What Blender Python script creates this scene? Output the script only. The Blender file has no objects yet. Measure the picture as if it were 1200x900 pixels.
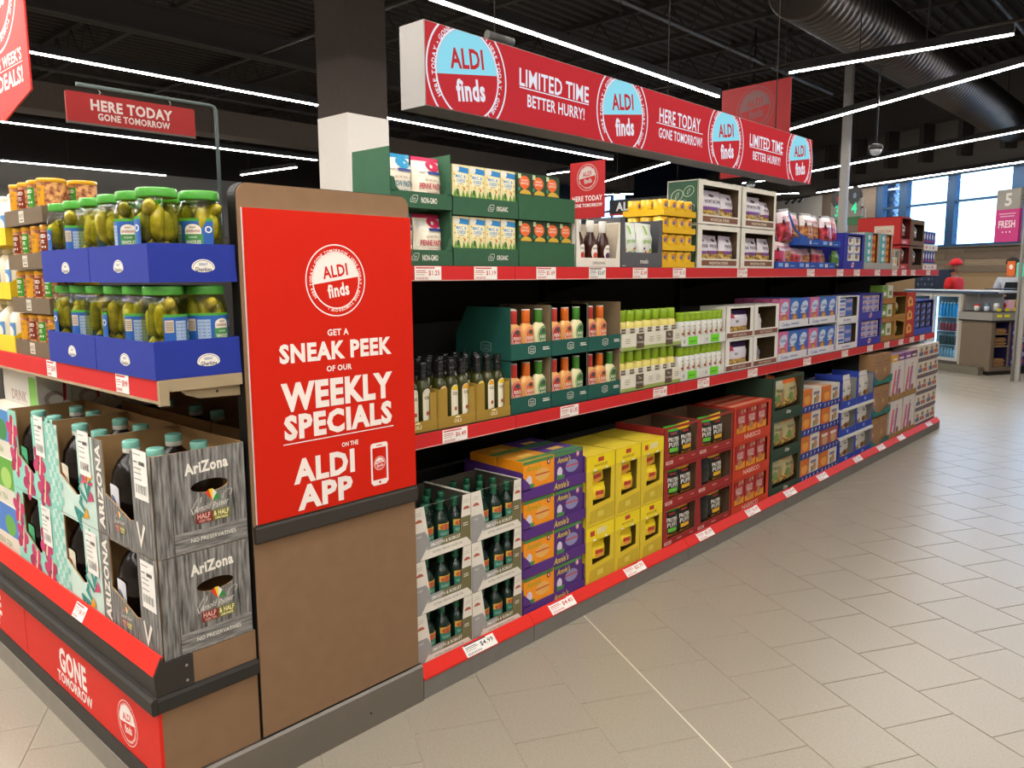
import bpy, math, random
from mathutils import Vector, Matrix
random.seed(7)
S = bpy.context.scene
COL = S.collection
PI = math.pi
# ------------------------------------------------------------ camera
cam = bpy.data.cameras.new('camera'); camo = bpy.data.objects.new('camera', cam); COL.objects.link(camo)
cam.sensor_width = 36; cam.lens = 27.77; cam.clip_start = .05; cam.clip_end = 200
CP = Vector((2.019, -1.744, 1.5))
_yaw, _pit, _rol = math.radians(42.265), math.radians(7.771), math.radians(-.317)
FW = Vector((-math.sin(_yaw)*math.cos(_pit), math.cos(_yaw)*math.cos(_pit), -math.sin(_pit)))
_r = Vector((math.cos(_yaw), math.sin(_yaw), 0)); _u = _r.cross(FW)
RT = _r*math.cos(_rol)+_u*math.sin(_rol); UP = -_r*math.sin(_rol)+_u*math.cos(_rol)
_m = Matrix((RT, UP, -FW)).transposed().to_4x4(); _m.translation = CP
camo.matrix_world = _m
S.camera = camo
# ------------------------------------------------------------ view and light levels
S.view_settings.view_transform = 'Standard'; S.view_settings.look = 'None'
S.view_settings.gamma = 1; S.view_settings.use_curve_mapping = False
EXPO = 0.30
S.view_settings.exposure = EXPO
STRIP = 116.0          # radiance of the LED strips
w = bpy.data.worlds.new('daylight'); S.world = w; w.use_nodes = True
bg = w.node_tree.nodes['Background']; bg.inputs[0].default_value = (.45, .70, 1, 1); bg.inputs[1].default_value = 6.8
# ------------------------------------------------------------ materials
def lin(h):
    h = h.lstrip('#'); o = []
    for i in (0, 2, 4):
        c = int(h[i:i+2], 16)/255; o.append(c/12.92 if c <= .04045 else ((c+.055)/1.055)**2.4)
    return (*o, 1)
MC = {}
KIND = dict(p=(.5, 0, .03), c=(.85, 0, .10), g=(.22, 0, .02), f=(.32, 0, .06), m=(.38, .9, .05), s=(.55, 0, .03), w=(.7, 0, .3), d=(.9, 0, .15), t=(.33, 0, .05))
def M(h, k='p', e=1.0):
    key = (h, k, e)
    if key in MC: return MC[key]
    m = bpy.data.materials.new('paint_%s_%s' % (h, k)); m.use_nodes = True; MC[key] = m
    nt = m.node_tree; b = nt.nodes['Principled BSDF']; c = lin(h)
    if k == 'e':
        b.inputs['Base Color'].default_value = (.02, .02, .02, 1); b.inputs['Roughness'].default_value = .9; b.inputs['Specular IOR Level'].default_value = .1
        b.inputs['Emission Color'].default_value = c; b.inputs['Emission Strength'].default_value = e
        return m
    if k == 'glass':
        out = nt.nodes['Material Output']; tr = nt.nodes.new('ShaderNodeBsdfTransparent'); gl = nt.nodes.new('ShaderNodeBsdfGlossy')
        lw = nt.nodes.new('ShaderNodeLayerWeight'); pw = nt.nodes.new('ShaderNodeMath'); pw.operation = 'POWER'; pw.inputs[1].default_value = 4; fr = nt.nodes.new('ShaderNodeMath'); fr.operation = 'MULTIPLY_ADD'; fr.inputs[1].default_value = .9; fr.inputs[2].default_value = .04; nt.links.new(lw.outputs['Facing'], pw.inputs[0]); nt.links.new(pw.outputs[0], fr.inputs[0]); mx = nt.nodes.new('ShaderNodeMixShader')
        tr.inputs[0].default_value = c; gl.inputs['Roughness'].default_value = .04
        nt.links.new(fr.outputs[0], mx.inputs[0]); nt.links.new(tr.outputs[0], mx.inputs[1]); nt.links.new(gl.outputs[0], mx.inputs[2])
        nt.links.new(mx.outputs[0], out.inputs[0]); nt.nodes.remove(b)
        return m
    ro, me, var = KIND[k]
    b.inputs['Roughness'].default_value = ro; b.inputs['Metallic'].default_value = me
    if k == 's': b.inputs['Specular IOR Level'].default_value = .25
    n = nt.nodes.new('ShaderNodeTexNoise'); tc = nt.nodes.new('ShaderNodeTexCoord'); mix = nt.nodes.new('ShaderNodeMix'); mix.data_type = 'RGBA'
    n.inputs['Scale'].default_value = {'w': 9, 'f': 30, 't': 6}.get(k, 18)
    nt.links.new(tc.outputs['Object'], n.inputs['Vector'])
    if k == 'w':
        mp = nt.nodes.new('ShaderNodeMapping'); mp.inputs['Scale'].default_value = (.25, 1, 5)
        nt.links.new(tc.outputs['Object'], mp.inputs[0]); nt.links.new(mp.outputs[0], n.inputs['Vector']); n.inputs['Detail'].default_value = 6
    nt.links.new(n.outputs['Fac'], mix.inputs[0])
    mix.inputs[6].default_value = tuple(x*(1-var) for x in c[:3])+(1,); mix.inputs[7].default_value = tuple(min(1, x*(1+var)) for x in c[:3])+(1,)
    nt.links.new(mix.outputs[2], b.inputs['Base Color'])
    if k == 'f':
        bp = nt.nodes.new('ShaderNodeBump'); bp.inputs['Strength'].default_value = .35; bp.inputs['Distance'].default_value = .01
        nt.links.new(n.outputs['Fac'], bp.inputs['Height']); nt.links.new(bp.outputs[0], b.inputs['Normal'])
    return m
def noise_mat(name, c1, c2, scale, rough, stretch=(1, 1, 1), thr=(.4, .6), detail=4, bump=0):
    if name in MC: return MC[name]
    m = bpy.data.materials.new(name); m.use_nodes = True; MC[name] = m
    nt = m.node_tree; b = nt.nodes['Principled BSDF']; b.inputs['Roughness'].default_value = rough
    tc = nt.nodes.new('ShaderNodeTexCoord'); mp = nt.nodes.new('ShaderNodeMapping'); mp.inputs['Scale'].default_value = stretch
    n = nt.nodes.new('ShaderNodeTexNoise'); n.inputs['Scale'].default_value = scale; n.inputs['Detail'].default_value = detail
    r = nt.nodes.new('ShaderNodeValToRGB'); r.color_ramp.elements[0].position = thr[0]; r.color_ramp.elements[1].position = thr[1]
    r.color_ramp.elements[0].color = lin(c1); r.color_ramp.elements[1].color = lin(c2)
    L = nt.links.new; L(tc.outputs['Object'], mp.inputs[0]); L(mp.outputs[0], n.inputs['Vector']); L(n.outputs['Fac'], r.inputs[0]); L(r.outputs[0], b.inputs['Base Color'])
    if bump:
        bp = nt.nodes.new('ShaderNodeBump'); bp.inputs['Strength'].default_value = bump; bp.inputs['Distance'].default_value = .01
        L(n.outputs['Fac'], bp.inputs['Height']); L(bp.outputs[0], b.inputs['Normal'])
    return m
WHITE, BLACK, RED, KRAFT = M('F2F0EA'), M('141413'), M('CE1C03', 's'), M('A58256', 'c')
NUTS = noise_mat('mixed_nuts', '7A2E16', 'E0A060', 60, .5, thr=(.38, .6))
FOOD = noise_mat('snack_print', '6E4416', 'E2C06A', 55, .4, thr=(.4, .6))
# ------------------------------------------------------------ lettering (built-in typeface turned into flat faces)
TXT = {}
def glyphs(s, bold=.022):
    k = (s, bold)
    if k not in TXT:
        cu = bpy.data.curves.new('t', 'FONT'); cu.body = s; cu.size = 1; cu.resolution_u = 2; cu.offset = bold; cu.space_character = 1+bold*2.2
        o = bpy.data.objects.new('t', cu); me = bpy.data.meshes.new_from_object(o)
        vs = [(v.co.x, v.co.y) for v in me.vertices]; fs = [tuple(p.vertices) for p in me.polygons]
        bpy.data.objects.remove(o); bpy.data.curves.remove(cu); bpy.data.meshes.remove(me)
        if not vs: vs = [(0, 0), (.3, .7)]
        TXT[k] = (vs, fs, min(v[0] for v in vs), max(v[0] for v in vs), min(v[1] for v in vs), max(v[1] for v in vs))
    return TXT[k]
# ------------------------------------------------------------ geometry collector
class G:
    def __init__(s): s.v = []; s.f = []; s.mi = []; s.ms = []; s.sm = []; s.k = 0; s.curved = False; s.W = None; s.step = .00006
    def m(s, mat):
        if mat not in s.ms: s.ms.append(mat)
        return s.ms.index(mat)
    def face(s, ids, mat, sm=False): s.f.append(tuple(ids)); s.mi.append(s.m(mat)); s.sm.append(sm)
    def poly(s, pts, mat, sm=False):
        n = len(s.v); s.v += [tuple(p) for p in pts]; s.face(range(n, n+len(pts)), mat, sm)
    def box(s, x0, x1, y0, y1, z0, z1, mat, front=None, top=None, bev=0):
        n = len(s.v)
        s.v += [(x0, y0, z0), (x1, y0, z0), (x1, y1, z0), (x0, y1, z0), (x0, y0, z1), (x1, y0, z1), (x1, y1, z1), (x0, y1, z1)]
        for q, mm in (((3, 2, 1, 0), mat), ((4, 5, 6, 7), top or mat), ((0, 1, 5, 4), front or mat), ((2, 3, 7, 6), mat), ((1, 2, 6, 5), mat), ((3, 0, 4, 7), mat)):
            s.face([n+i for i in q], mm)
    def prism(s, prof, a, b, mat, axis='x', cap=None):
        n = len(s.v); L = len(prof)
        for c in (a, b):
            for p, q in prof: s.v.append({'x': (c, p, q), 'y': (p, c, q), 'z': (p, q, c)}[axis])
        for i in range(L): j = (i+1) % L; s.face((n+i, n+j, n+L+j, n+L+i), mat)
        s.face([n+i for i in range(L)][::-1], cap or mat); s.face([n+L+i for i in range(L)], cap or mat)
    def lathe(s, prof, mat, n=14, cx=0, cy=0, sq=1.0, cap=True, mats=None):
        b = len(s.v)
        for r, z in prof:
            for i in range(n): a = 2*PI*i/n; s.v.append((cx+r*math.cos(a), cy+r*sq*math.sin(a), z))
        for j in range(len(prof)-1):
            mm = mats[j] if mats else mat
            for i in range(n): k = (i+1) % n; s.face((b+j*n+i, b+j*n+k, b+(j+1)*n+k, b+(j+1)*n+i), mm, True)
        if cap:
            s.face([b+i for i in range(n)][::-1], mats[0] if mats else mat); s.face([b+(len(prof)-1)*n+i for i in range(n)], mats[-1] if mats else mat)
    def tube(s, pts, r, mat, n=8):
        b = len(s.v); P = [Vector(p) for p in pts]; fr = None
        for i, p in enumerate(P):
            d = (P[min(i+1, len(P)-1)]-P[max(i-1, 0)]).normalized()
            a = d.cross(Vector((0, 0, 1)) if abs(d.z) < .95 else Vector((1, 0, 0))).normalized()
            if fr is not None and a.dot(fr) < 0: a = -a
            fr = a; c = d.cross(a)
            for k in range(n): t = 2*PI*k/n; s.v.append(tuple(p+a*r*math.cos(t)+c*r*math.sin(t)))
        for i in range(len(P)-1):
            for k in range(n): k2 = (k+1) % n; s.face((b+i*n+k, b+i*n+k2, b+(i+1)*n+k2, b+(i+1)*n+k), mat, True)
        s.face([b+k for k in range(n)][::-1], mat); s.face([b+(len(P)-1)*n+k for k in range(n)], mat)
    # ---- flat print on a surface: W(u, v, off) -> point
    def plane(s, o, u, v):
        o, u, v = Vector(o), Vector(u), Vector(v); n = u.cross(v).normalized(); s.k = 1; s.curved = False
        s.W = lambda a, b, off: tuple(o+u*a+v*b+n*off); return s
    def front(s, y=0.0): return s.plane((0, y, 0), (1, 0, 0), (0, 0, 1))
    def left(s, x=0.0): return s.plane((x, 0, 0), (0, -1, 0), (0, 0, 1))
    def right(s, x=0.0): return s.plane((x, 0, 0), (0, 1, 0), (0, 0, 1))
    def top(s, z): return s.plane((0, 0, z), (1, 0, 0), (0, 1, 0))
    def cyl(s, R, cx=0, cy=0, sq=1.0):
        s.k = 1; s.curved = True
        s.W = lambda a, b, off: (cx+(R+off)*math.sin(a/R), cy-(R*sq+off)*math.cos(a/R), b); return s
    def off(s): s.k += 1; return s.k*s.step
    def rect(s, u0, v0, u1, v1, mat, nu=1, nv=1):
        o = s.off(); b = len(s.v)
        for j in range(nv+1):
            for i in range(nu+1): s.v.append(s.W(u0+(u1-u0)*i/nu, v0+(v1-v0)*j/nv, o))
        for j in range(nv):
            for i in range(nu): a = b+j*(nu+1)+i; s.face((a, a+1, a+nu+2, a+nu+1), mat)
    def pol(s, pts, mat):
        o = s.off(); s.poly([s.W(a, b, o) for a, b in pts], mat)
    def ell(s, cu, cv, ru, rv, mat, n=24, a0=0, a1=360, rot=0):
        if s.curved:       # follow the curved surface in narrow upright strips
            o = s.off(); b = len(s.v); N = 10; up = 1 if a0 < 180 else 0; dn = 1 if a1 > 180 else 0
            for i in range(N+1):
                t = -math.cos(PI*i/N); e = (1-t*t)**.5; s.v += [s.W(cu+ru*t, cv-rv*e*dn, o), s.W(cu+ru*t, cv+rv*e*up, o)]
            for i in range(N): s.face((b+2*i, b+2*i+2, b+2*i+3, b+2*i+1), mat)
            return
        c, q = math.cos(math.radians(rot)), math.sin(math.radians(rot)); P = []
        m = n if a1-a0 >= 360 else n+1
        for i in range(m):
            a = math.radians(a0+(a1-a0)*i/n); x, y = ru*math.cos(a), rv*math.sin(a); P.append((cu+x*c-y*q, cv+x*q+y*c))
        s.pol(P, mat)
    def text(s, t, cu, cv, h, mat, w=None, rot=0, bold=.022, al='c', shear=0):
        vs, fs, x0, x1, y0, y1 = glyphs(t, bold); sc = h/.72; sx = sc
        if w: sx = w/(x1-x0)
        mid = {'c': (x0+x1)/2, 'l': x0, 'r': x1}[al]; c, q = math.cos(math.radians(rot)), math.sin(math.radians(rot))
        o = s.off(); b = len(s.v)
        for x, y in vs:
            yy = (y-.36)*sc; xx = (x-mid)*sx+yy*shear; s.v.append(s.W(cu+xx*c-yy*q, cv+xx*q+yy*c, o))
        for f in fs: s.face([b+i for i in f], mat)
    def arc(s, t, cu, cv, R, h, mat, a0, da=None):
        # letters set clockwise along a circle, a0 = angle of the first one
        s.off(); k = s.k
        for ch in t:
            vs, fs, x0, x1, y0, y1 = glyphs(ch, .02); wd = (x1-x0)*h/.72 if ch != ' ' else h*.35; adv = math.degrees((wd+h*.2)/R)
            if ch != ' ':
                s.k = k-1; a = a0-adv/2; s.text(ch, cu+R*math.cos(math.radians(a)), cv+R*math.sin(math.radians(a)), h, mat, rot=a-90)
            a0 -= adv
        s.k = k
    def mesh(s, name):
        me = bpy.data.meshes.new(name); me.from_pydata(s.v, [], s.f)
        for m in s.ms: me.materials.append(m)
        me.polygons.foreach_set('material_index', s.mi); me.polygons.foreach_set('use_smooth', s.sm); me.update(); return me
# ------------------------------------------------------------ objects
LABELS = {}
def ob(name, me, parent=None, label=None, loc=None):
    o = bpy.data.objects.new(name, me.mesh(name) if isinstance(me, G) else me); COL.objects.link(o)
    if parent is not None: o.parent = parent
    if label: o['label'] = label
    if loc: o.location = loc
    return o
def tag(o, label, cat, group=None, kind=None):
    if label:
        LABELS[label] = LABELS.get(label, 0)+1
        if not 4 <= len(label.split()) <= 16: print('LABELLEN', len(label.split()), label)
        o['label'] = label
    if cat: o['category'] = cat
    if group: o['group'] = group
    if kind: o['kind'] = kind
    return o
def struct(name, g, parent=None):
    o = ob(name, g, parent)
    if parent is None: o['kind'] = 'structure'
    return o
class Spec:      # a thing: root mesh (or Empty) and parts, sub-parts; placed many times with shared meshes
    def __init__(s, name, root=None): s.ext = (max(v[0] for v in root.v), max(v[1] for v in root.v)) if root else (0, 0); s.name = name; s.root = root.mesh(name) if root else None; s.parts = []
    def part(s, name, g, label=None, loc=None, subs=()):
        s.parts.append((name, g.mesh(name) if isinstance(g, G) else g, label, loc, [(a, b.mesh(a) if isinstance(b, G) else b) for a, b in subs])); return s
def put(spec, F, x, y, z, label, cat, group=None, rz=0, rx=0, ry=0):
    rot, ox, oy = F; c, q = math.cos(rot), math.sin(rot); z += spec.ext[0]*max(0, math.sin(ry))+spec.ext[1]*max(0, -math.sin(rx))
    o = bpy.data.objects.new(spec.name, spec.root); COL.objects.link(o)
    o.location = (ox+x*c-y*q, oy+x*q+y*c, z); o.rotation_euler = (rx, ry, rot+rz)
    for name, me, lb, loc, subs in spec.parts:
        p = ob(name, me, o, lb, loc)
        for a, b in subs: ob(a, b, p)
    tag(o, label, cat, group); return o
AISLE = lambda x: (PI/2, x, 0.0)         # display face looking down the aisle (+X): local x runs along +Y, depth runs to -X
ENDF = (0.0, 0.0, 0.0)
R30 = (-PI/6, 0.0, 0.0)                  # the checkout side of the shop is turned by 30 degrees
def TS(t, s): return (.8660254*t+.5*s, -.5*t+.8660254*s)
# ============================================================ THE SHELL
def plank(g, x0, x1, y0, y1, z0, z1, m): g.box(x0, x1, y0, y1, z0, z1, m)
OUTL = [(-20, -7), (8, -7), (8, 11.84), (-20, 28)]     # plan of the shop, cut off by the slanting back wall
g = G(); g.prism(OUTL, -.08, -.003, M('A69D8C', 'd'), axis='z')
floor = struct('floor', g)
TILE = noise_mat('stone_tile', '928A7C', 'A09889', 130, .33, thr=(.3, .7), detail=8)
for nd in TILE.node_tree.nodes:
    if nd.type == 'BSDF_PRINCIPLED': nd.inputs['Specular IOR Level'].default_value = .5
def tile_geo(g, cx=0, cy=0, rot=0, m=TILE, a=.305, b=.2985, gap=.0016, bev=.0022):
    c, q = math.cos(rot), math.sin(rot); n = len(g.v); hx, hy = a/2-gap, b/2-gap
    for sx, z in ((0, -.003), (0, -bev*.5), (bev, 0)):
        for x, y in ((-hx+sx, -hy+sx), (hx-sx, -hy+sx), (hx-sx, hy-sx), (-hx+sx, hy-sx)): g.v.append((cx+x*c-y*q, cy+x*q+y*c, z))
    for k in (0, 4):
        for i in range(4): j = (i+1) % 4; g.face((n+k+i, n+k+j, n+k+4+j, n+k+4+i), m)
    g.face((n+8, n+9, n+10, n+11), m)
tm = G(); tile_geo(tm); tmesh = tm.mesh('floor_tile')
cand = []
for r in range(-32, 72):
    s0 = .0735+.2985*r                      # row centre along s; rows bounded at .224+.2985k -> see joints
    s0 = .0730+.2985*(r)+.0
    ph = .508 if r % 2 == 0 else .357
    for k in range(-60, 34):
        t0 = ph+.1525+.305*k; x, y = TS(t0, s0)
        if x < -9 or x > 6.5 or y < -5 or y > 24: continue
        if -1.25 < x < -.2 and -.7 < y < 6.5: continue
        d = Vector((x, y, 0))-CP; z = d.dot(FW)
        px = d.dot(RT)/z*925.8 if z > .2 else 9999; py = -d.dot(UP)/z*925.8 if z > .2 else 9999
        vis = z > .2 and abs(px) < 640 and abs(py) < 490
        if vis and x < -.1 and y > -.6 and y < 6.6+(-x)*.9: vis = False      # behind the shelving
        cand.append((z if vis else 1e3, x, y))
cand.sort(); bulk = G()
for i, (z, x, y) in enumerate(cand):
    if i < 296 and z < 999:
        o = bpy.data.objects.new('floor_tile', tmesh); COL.objects.link(o); o.parent = floor; o.location = (x, y, 0); o.rotation_euler = (0, 0, -PI/6)
    else: tile_geo(bulk, x, y, -PI/6)
o = ob('floor_tiles', bulk, floor); o['kind'] = 'stuff'
# the pale expansion joint that crosses the aisle
g = G(); g.W = None
for (t0, t1, s0) in ((-1.4, 3.2, .8185),):
    a, b = TS(t0, s0-.003), TS(t1, s0-.003); c_, d_ = TS(t1, s0+.003), TS(t0, s0+.003)
    g.poly([(*a, .0004), (*b, .0004), (*c_, .0004), (*d_, .0004)], M('D8D2C4'))
ob('expansion_joint', g, floor)
# walls
DK, DKB = M('211C19', 'd'), M('4A4541', 'd')
def sbox(g, t0, t1, s0, s1, z0, z1, m):     # box in the turned (t, s) frame
    P = [TS(t0, s0), TS(t1, s0), TS(t1, s1), TS(t0, s1)]; g.prism(P, z0, z1, m, axis='z')
CEIL = 5.6
g = G(); sbox(g, -13.45, -9.4, 14, 14.25, 0, 2.05, M('9A805F')); sbox(g, -9.4, 2, 14, 14.25, 0, 2.05, M('9A805F'))
sbox(g, -13.45, 2, 14, 14.25, 3.85, CEIL, DKB); sbox(g, -20.5, -13.45, 14, 14.25, 3.62, CEIL, DKB)
NAVY = M('18203A'); sbox(g, -32, -30.3, 14, 14.25, 0, CEIL, NAVY); sbox(g, -27.4, -20.5, 14, 14.25, 0, CEIL, NAVY); sbox(g, -30.3, -27.4, 14, 14.25, 0, 3.4, NAVY); sbox(g, -30.3, -27.4, 14, 14.25, 4.95, CEIL, NAVY); sbox(g, -20.5, -15.4, 14, 14.25, 0, 3.62, M('A9A6A0')); sbox(g, -15.4, -13.45, 14, 14.25, 0, 3.62, M('5E5145', 'w')); sbox(g, -5.0, 2, 14, 14.25, 2.05, 3.85, M('8C8880'))
wb = struct('wall_back', g)
WOOD = [M('7A6B5B', 'w'), M('6D5F50', 'w'), M('84745F', 'w')]
for i in range(4):
    for j in range(4):
        g = G(); t0 = -13.45+j*2.2+(i % 2)*.5; sbox(g, t0+.004, t0+2.196, 13.975, 13.999, 1.53+i*.137+.002, 1.53+(i+1)*.137-.002, WOOD[(i+j) % 3]); ob('wood_plank', g, wb)
g = G(); sbox(g, -13.45, -5, 13.9, 14.02, 2.06, 2.09, M('8C8A86', 'm')); struct('trim_1', g)
BLU = M('24405E', 's')
g = G()
for t0, t1 in ((-13.45, -13.25), (-12.74, -12.5), (-11.36, -11.15), (-9.78, -9.5), (-8.1, -7.9), (-6.5, -6.3), (-5.2, -5.0)): sbox(g, t0, t1, 14.02, 14.16, 2.09, 3.85, BLU)
for z in (2.09, 3.04, 3.8): sbox(g, -13.25, -5.2, 14.04, 14.14, z, z+.05, BLU)
win = struct('window_1', g)
for t0, t1 in ((-13.25, -12.74), (-12.5, -11.36), (-11.15, -9.78), (-9.5, -8.1), (-7.9, -6.5), (-6.3, -5.2)):
    for z0, z1 in ((2.14, 3.04), (3.09, 3.8)):
        g = G(); sbox(g, t0, t1, 14.085, 14.095, z0, z1, M('E6F2FA', 'glass')); ob('window_pane', g, win)
g = G()
for t0 in (-30.3, -28.9, -27.5): sbox(g, t0, t0+.1, 14.04, 14.14, 3.4, 4.95, BLU)
for z in (3.4, 4.2, 4.87): sbox(g, -30.2, -27.5, 14.05, 14.13, z, z+.08, BLU)
w2 = struct('window_2', g)
for t0 in (-30.2, -28.8):
    for z0, z1 in ((3.48, 4.2), (4.28, 4.87)): g = G(); sbox(g, t0, t0+(1.3 if t0 < -28 else 1.35), 14.085, 14.095, z0, z1, M('E6F2FA', 'glass')); ob('window_pane', g, w2)
g = G()
for i in range(22):
    for j in range(3):
        t0 = -13.9+j*.22+(i % 2)*.05; sbox(g, t0, t0+.21, 14.35, 14.5, 2.0+i*.085, 2.0+i*.085+.077, M(('8E99AD', '7E8AA0', '9AA5B6')[(i+j) % 3], 'c'))
o = ob('brick_pier', g); tag(o, 'pale grey brick pier standing outside the window', 'brick pier')
g = G(); x, y = TS(-10.9, 19); g.tube([(x, y, -.5), (x, y, 3.1)], .05, M('8FA9BD')); g.box(x-.25, x+.25, y-.1, y+.1, 3.1, 3.2, M('8FA9BD'))
tag(ob('lamp_post', g), 'pale lamp post outside beyond the window', 'lamp post')
g = G(); sbox(g, -80, 60, 14.4, 90, -.3, -.12, M('9FA4A6', 'd')); struct('ground_outside', g)
g = G(); g.box(-20.2, -20, -7, 28, 0, 4.3, M('8E8B86')); g.box(-20.2, -20, -7, 28, 4.3, CEIL, DK); struct('wall_left', g)
g = G(); g.box(-20, 8, -7.2, -7, 0, CEIL, M('8A8479')); struct('wall_front', g)
g = G(); g.box(8, 8.2, -7, 12, 0, CEIL, M('A09788')); struct('wall_right', g)
g = G(); g.prism(OUTL, CEIL, CEIL+.1, M('241F1C', 'd'), axis='z')
ceil = struct('ceiling', g)
g = G(); x = -19.8
while x < 7.9:
    g.prism([(x, CEIL), (x+.02, CEIL-.05), (x+.09, CEIL-.05), (x+.11, CEIL)], -7, (14.1-.5*x)/.866, M('332C28', 'd'), axis='y'); x += .2
o = ob('deck_ribs', g, ceil); o['kind'] = 'stuff'
JM = M('2A2522', 'd')
for y in (-5, -2.2, .6, 3.4, 6.2, 9.0, 11.8, 14.6):
    XR = min(8, (13.9-.866*y)/.5)
    g = G(); g.box(-20, XR, y-.05, y+.05, CEIL-.13, CEIL-.06, JM); g.box(-20, XR, y-.04, y+.04, CEIL-.62, CEIL-.56, JM)
    x = -19.9; k = 0
    while x < XR-.4:
        g.tube([(x, y, CEIL-.12), (x+.32, y, CEIL-.58)] if k % 2 == 0 else [(x, y, CEIL-.58), (x+.32, y, CEIL-.12)], .012, JM, 5); x += .32; k += 1
    ob('roof_joist', g, ceil)
for x, Y1 in ((-14.5, 21), (-8.6, 20.5), (3.6, 13.6)):
    g = G(); g.box(x-.1, x+.1, -7, Y1, CEIL-1.0, CEIL-.97, JM); g.box(x-.012, x+.012, -7, Y1, CEIL-1.0, CEIL-.63, JM); g.box(x-.1, x+.1, -7, Y1, CEIL-.65, CEIL-.62, JM); ob('roof_beam', g, ceil)
for x, z in ((-3.6, 4.7), (-.4, 4.75), (-11.8, 4.7)):
    g = G(); g.tube([(x, -6.8, z), (x, 13, z)], .03, M('3E3935', 's')); ob('sprinkler_pipe', g, ceil)
for y, z in ((4.6, 4.66), (10.3, 4.66)):
    g = G(); g.tube([(-12, y, z), (7, y, z)], .022, M('3E3935', 's')); ob('sprinkler_pipe', g, ceil)
g = G(); g.box(-11.6, -11.1, -7, 18, 3.95, 4.35, M('4A4038', 'd')); tag(ob('rectangular_duct', g), 'long dark boxed duct hanging at the left of the ceiling', 'duct')
# the bulkhead over the far wall
g = G(); sbox(g, -20.5, 2, 13.6, 13.98, 3.61, 4.7, M('4A4541', 'd')); struct('trim_2', g)
for i in range(9):
    g = G(); sbox(g, -14.5+i*1.0, -14.38+i*1.0, 13.3, 13.6, 3.9, 4.7, JM); ob('brace', g, ceil)
g = G(); prof = []; y = 6.2
while y < 16.3: prof += [(.33, y), (.345, y+.02), (.33, y+.04)]; y += .13
prof += [(.28, y), (.28, y+.02)]
R = G(); R.lathe(prof, M('57504B', 'm'), n=28); v2 = [(a-1.37, z, b+4.32) for a, b, z in R.v]; R.v = v2
o = Spec('round_duct'); o.part('duct_tube', R)
for y in (7.5, 10.5, 13.5, 15.6): g = G(); g.tube([(-1.37, y, 4.66), (-1.37, y, CEIL)], .008, JM, 5); o.part('hanger', g)
put(o, ENDF, 0, 0, 0, 'large grey ribbed round air duct under the roof', 'duct')
# columns
g = G(); g.box(-4.89, -4.4, 3, 3.5, 0, 3.06, M('D8D3CA')); g.box(-4.885, -4.405, 3.005, 3.495, 3.06, CEIL, M('3A312B', 'd')); struct('column_1', g)
x, y = TS(-8.18, 8.6); g = G(); g.box(x-.06, x+.06, y-.05, y+.05, 0, CEIL, M('8C8A88', 's')); struct('column_2', g)
x, y = TS(-5.72, 9.6); g = G(); g.box(x-.05, x+.05, y-.05, y+.05, 0, 3.3, M('A5A29C', 's')); struct('column_3', g)
# ------------------------------------------------------------ LED strip lights
def strip(x0, y0, x1, y1, label, z=3.6, cf=.7):
    o = bpy.data.objects.new('strip_light', None); COL.objects.link(o); o.location = ((x0+x1)/2, (y0+y1)/2, z)
    L = math.hypot(x1-x0, y1-y0)/2; o.rotation_euler = (0, 0, math.atan2(y1-y0, x1-x0))
    g = G(); g.box(-L, L, -.035, .035, .006, .085, M('1A1919', 's')); ob('housing', g, o)
    g = G(); g.box(-L+.005, L-.005, -.014, .014, -.005, .006, M('FFF8F0', 'e', STRIP)); ob('diffuser', g, o)
    for k in range(-1, 2, 2):
        g = G(); g.tube([(k*L*cf, 0, .085), (k*L*cf, 0, CEIL-z)], .005, JM, 5); ob('suspension_cable', g, o)
    tag(o, label, 'strip light', 'suspended LED strip lights')
UNSEEN = 'first second third fourth fifth sixth seventh eighth ninth tenth eleventh twelfth thirteenth fourteenth fifteenth sixteenth'.split()
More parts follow.
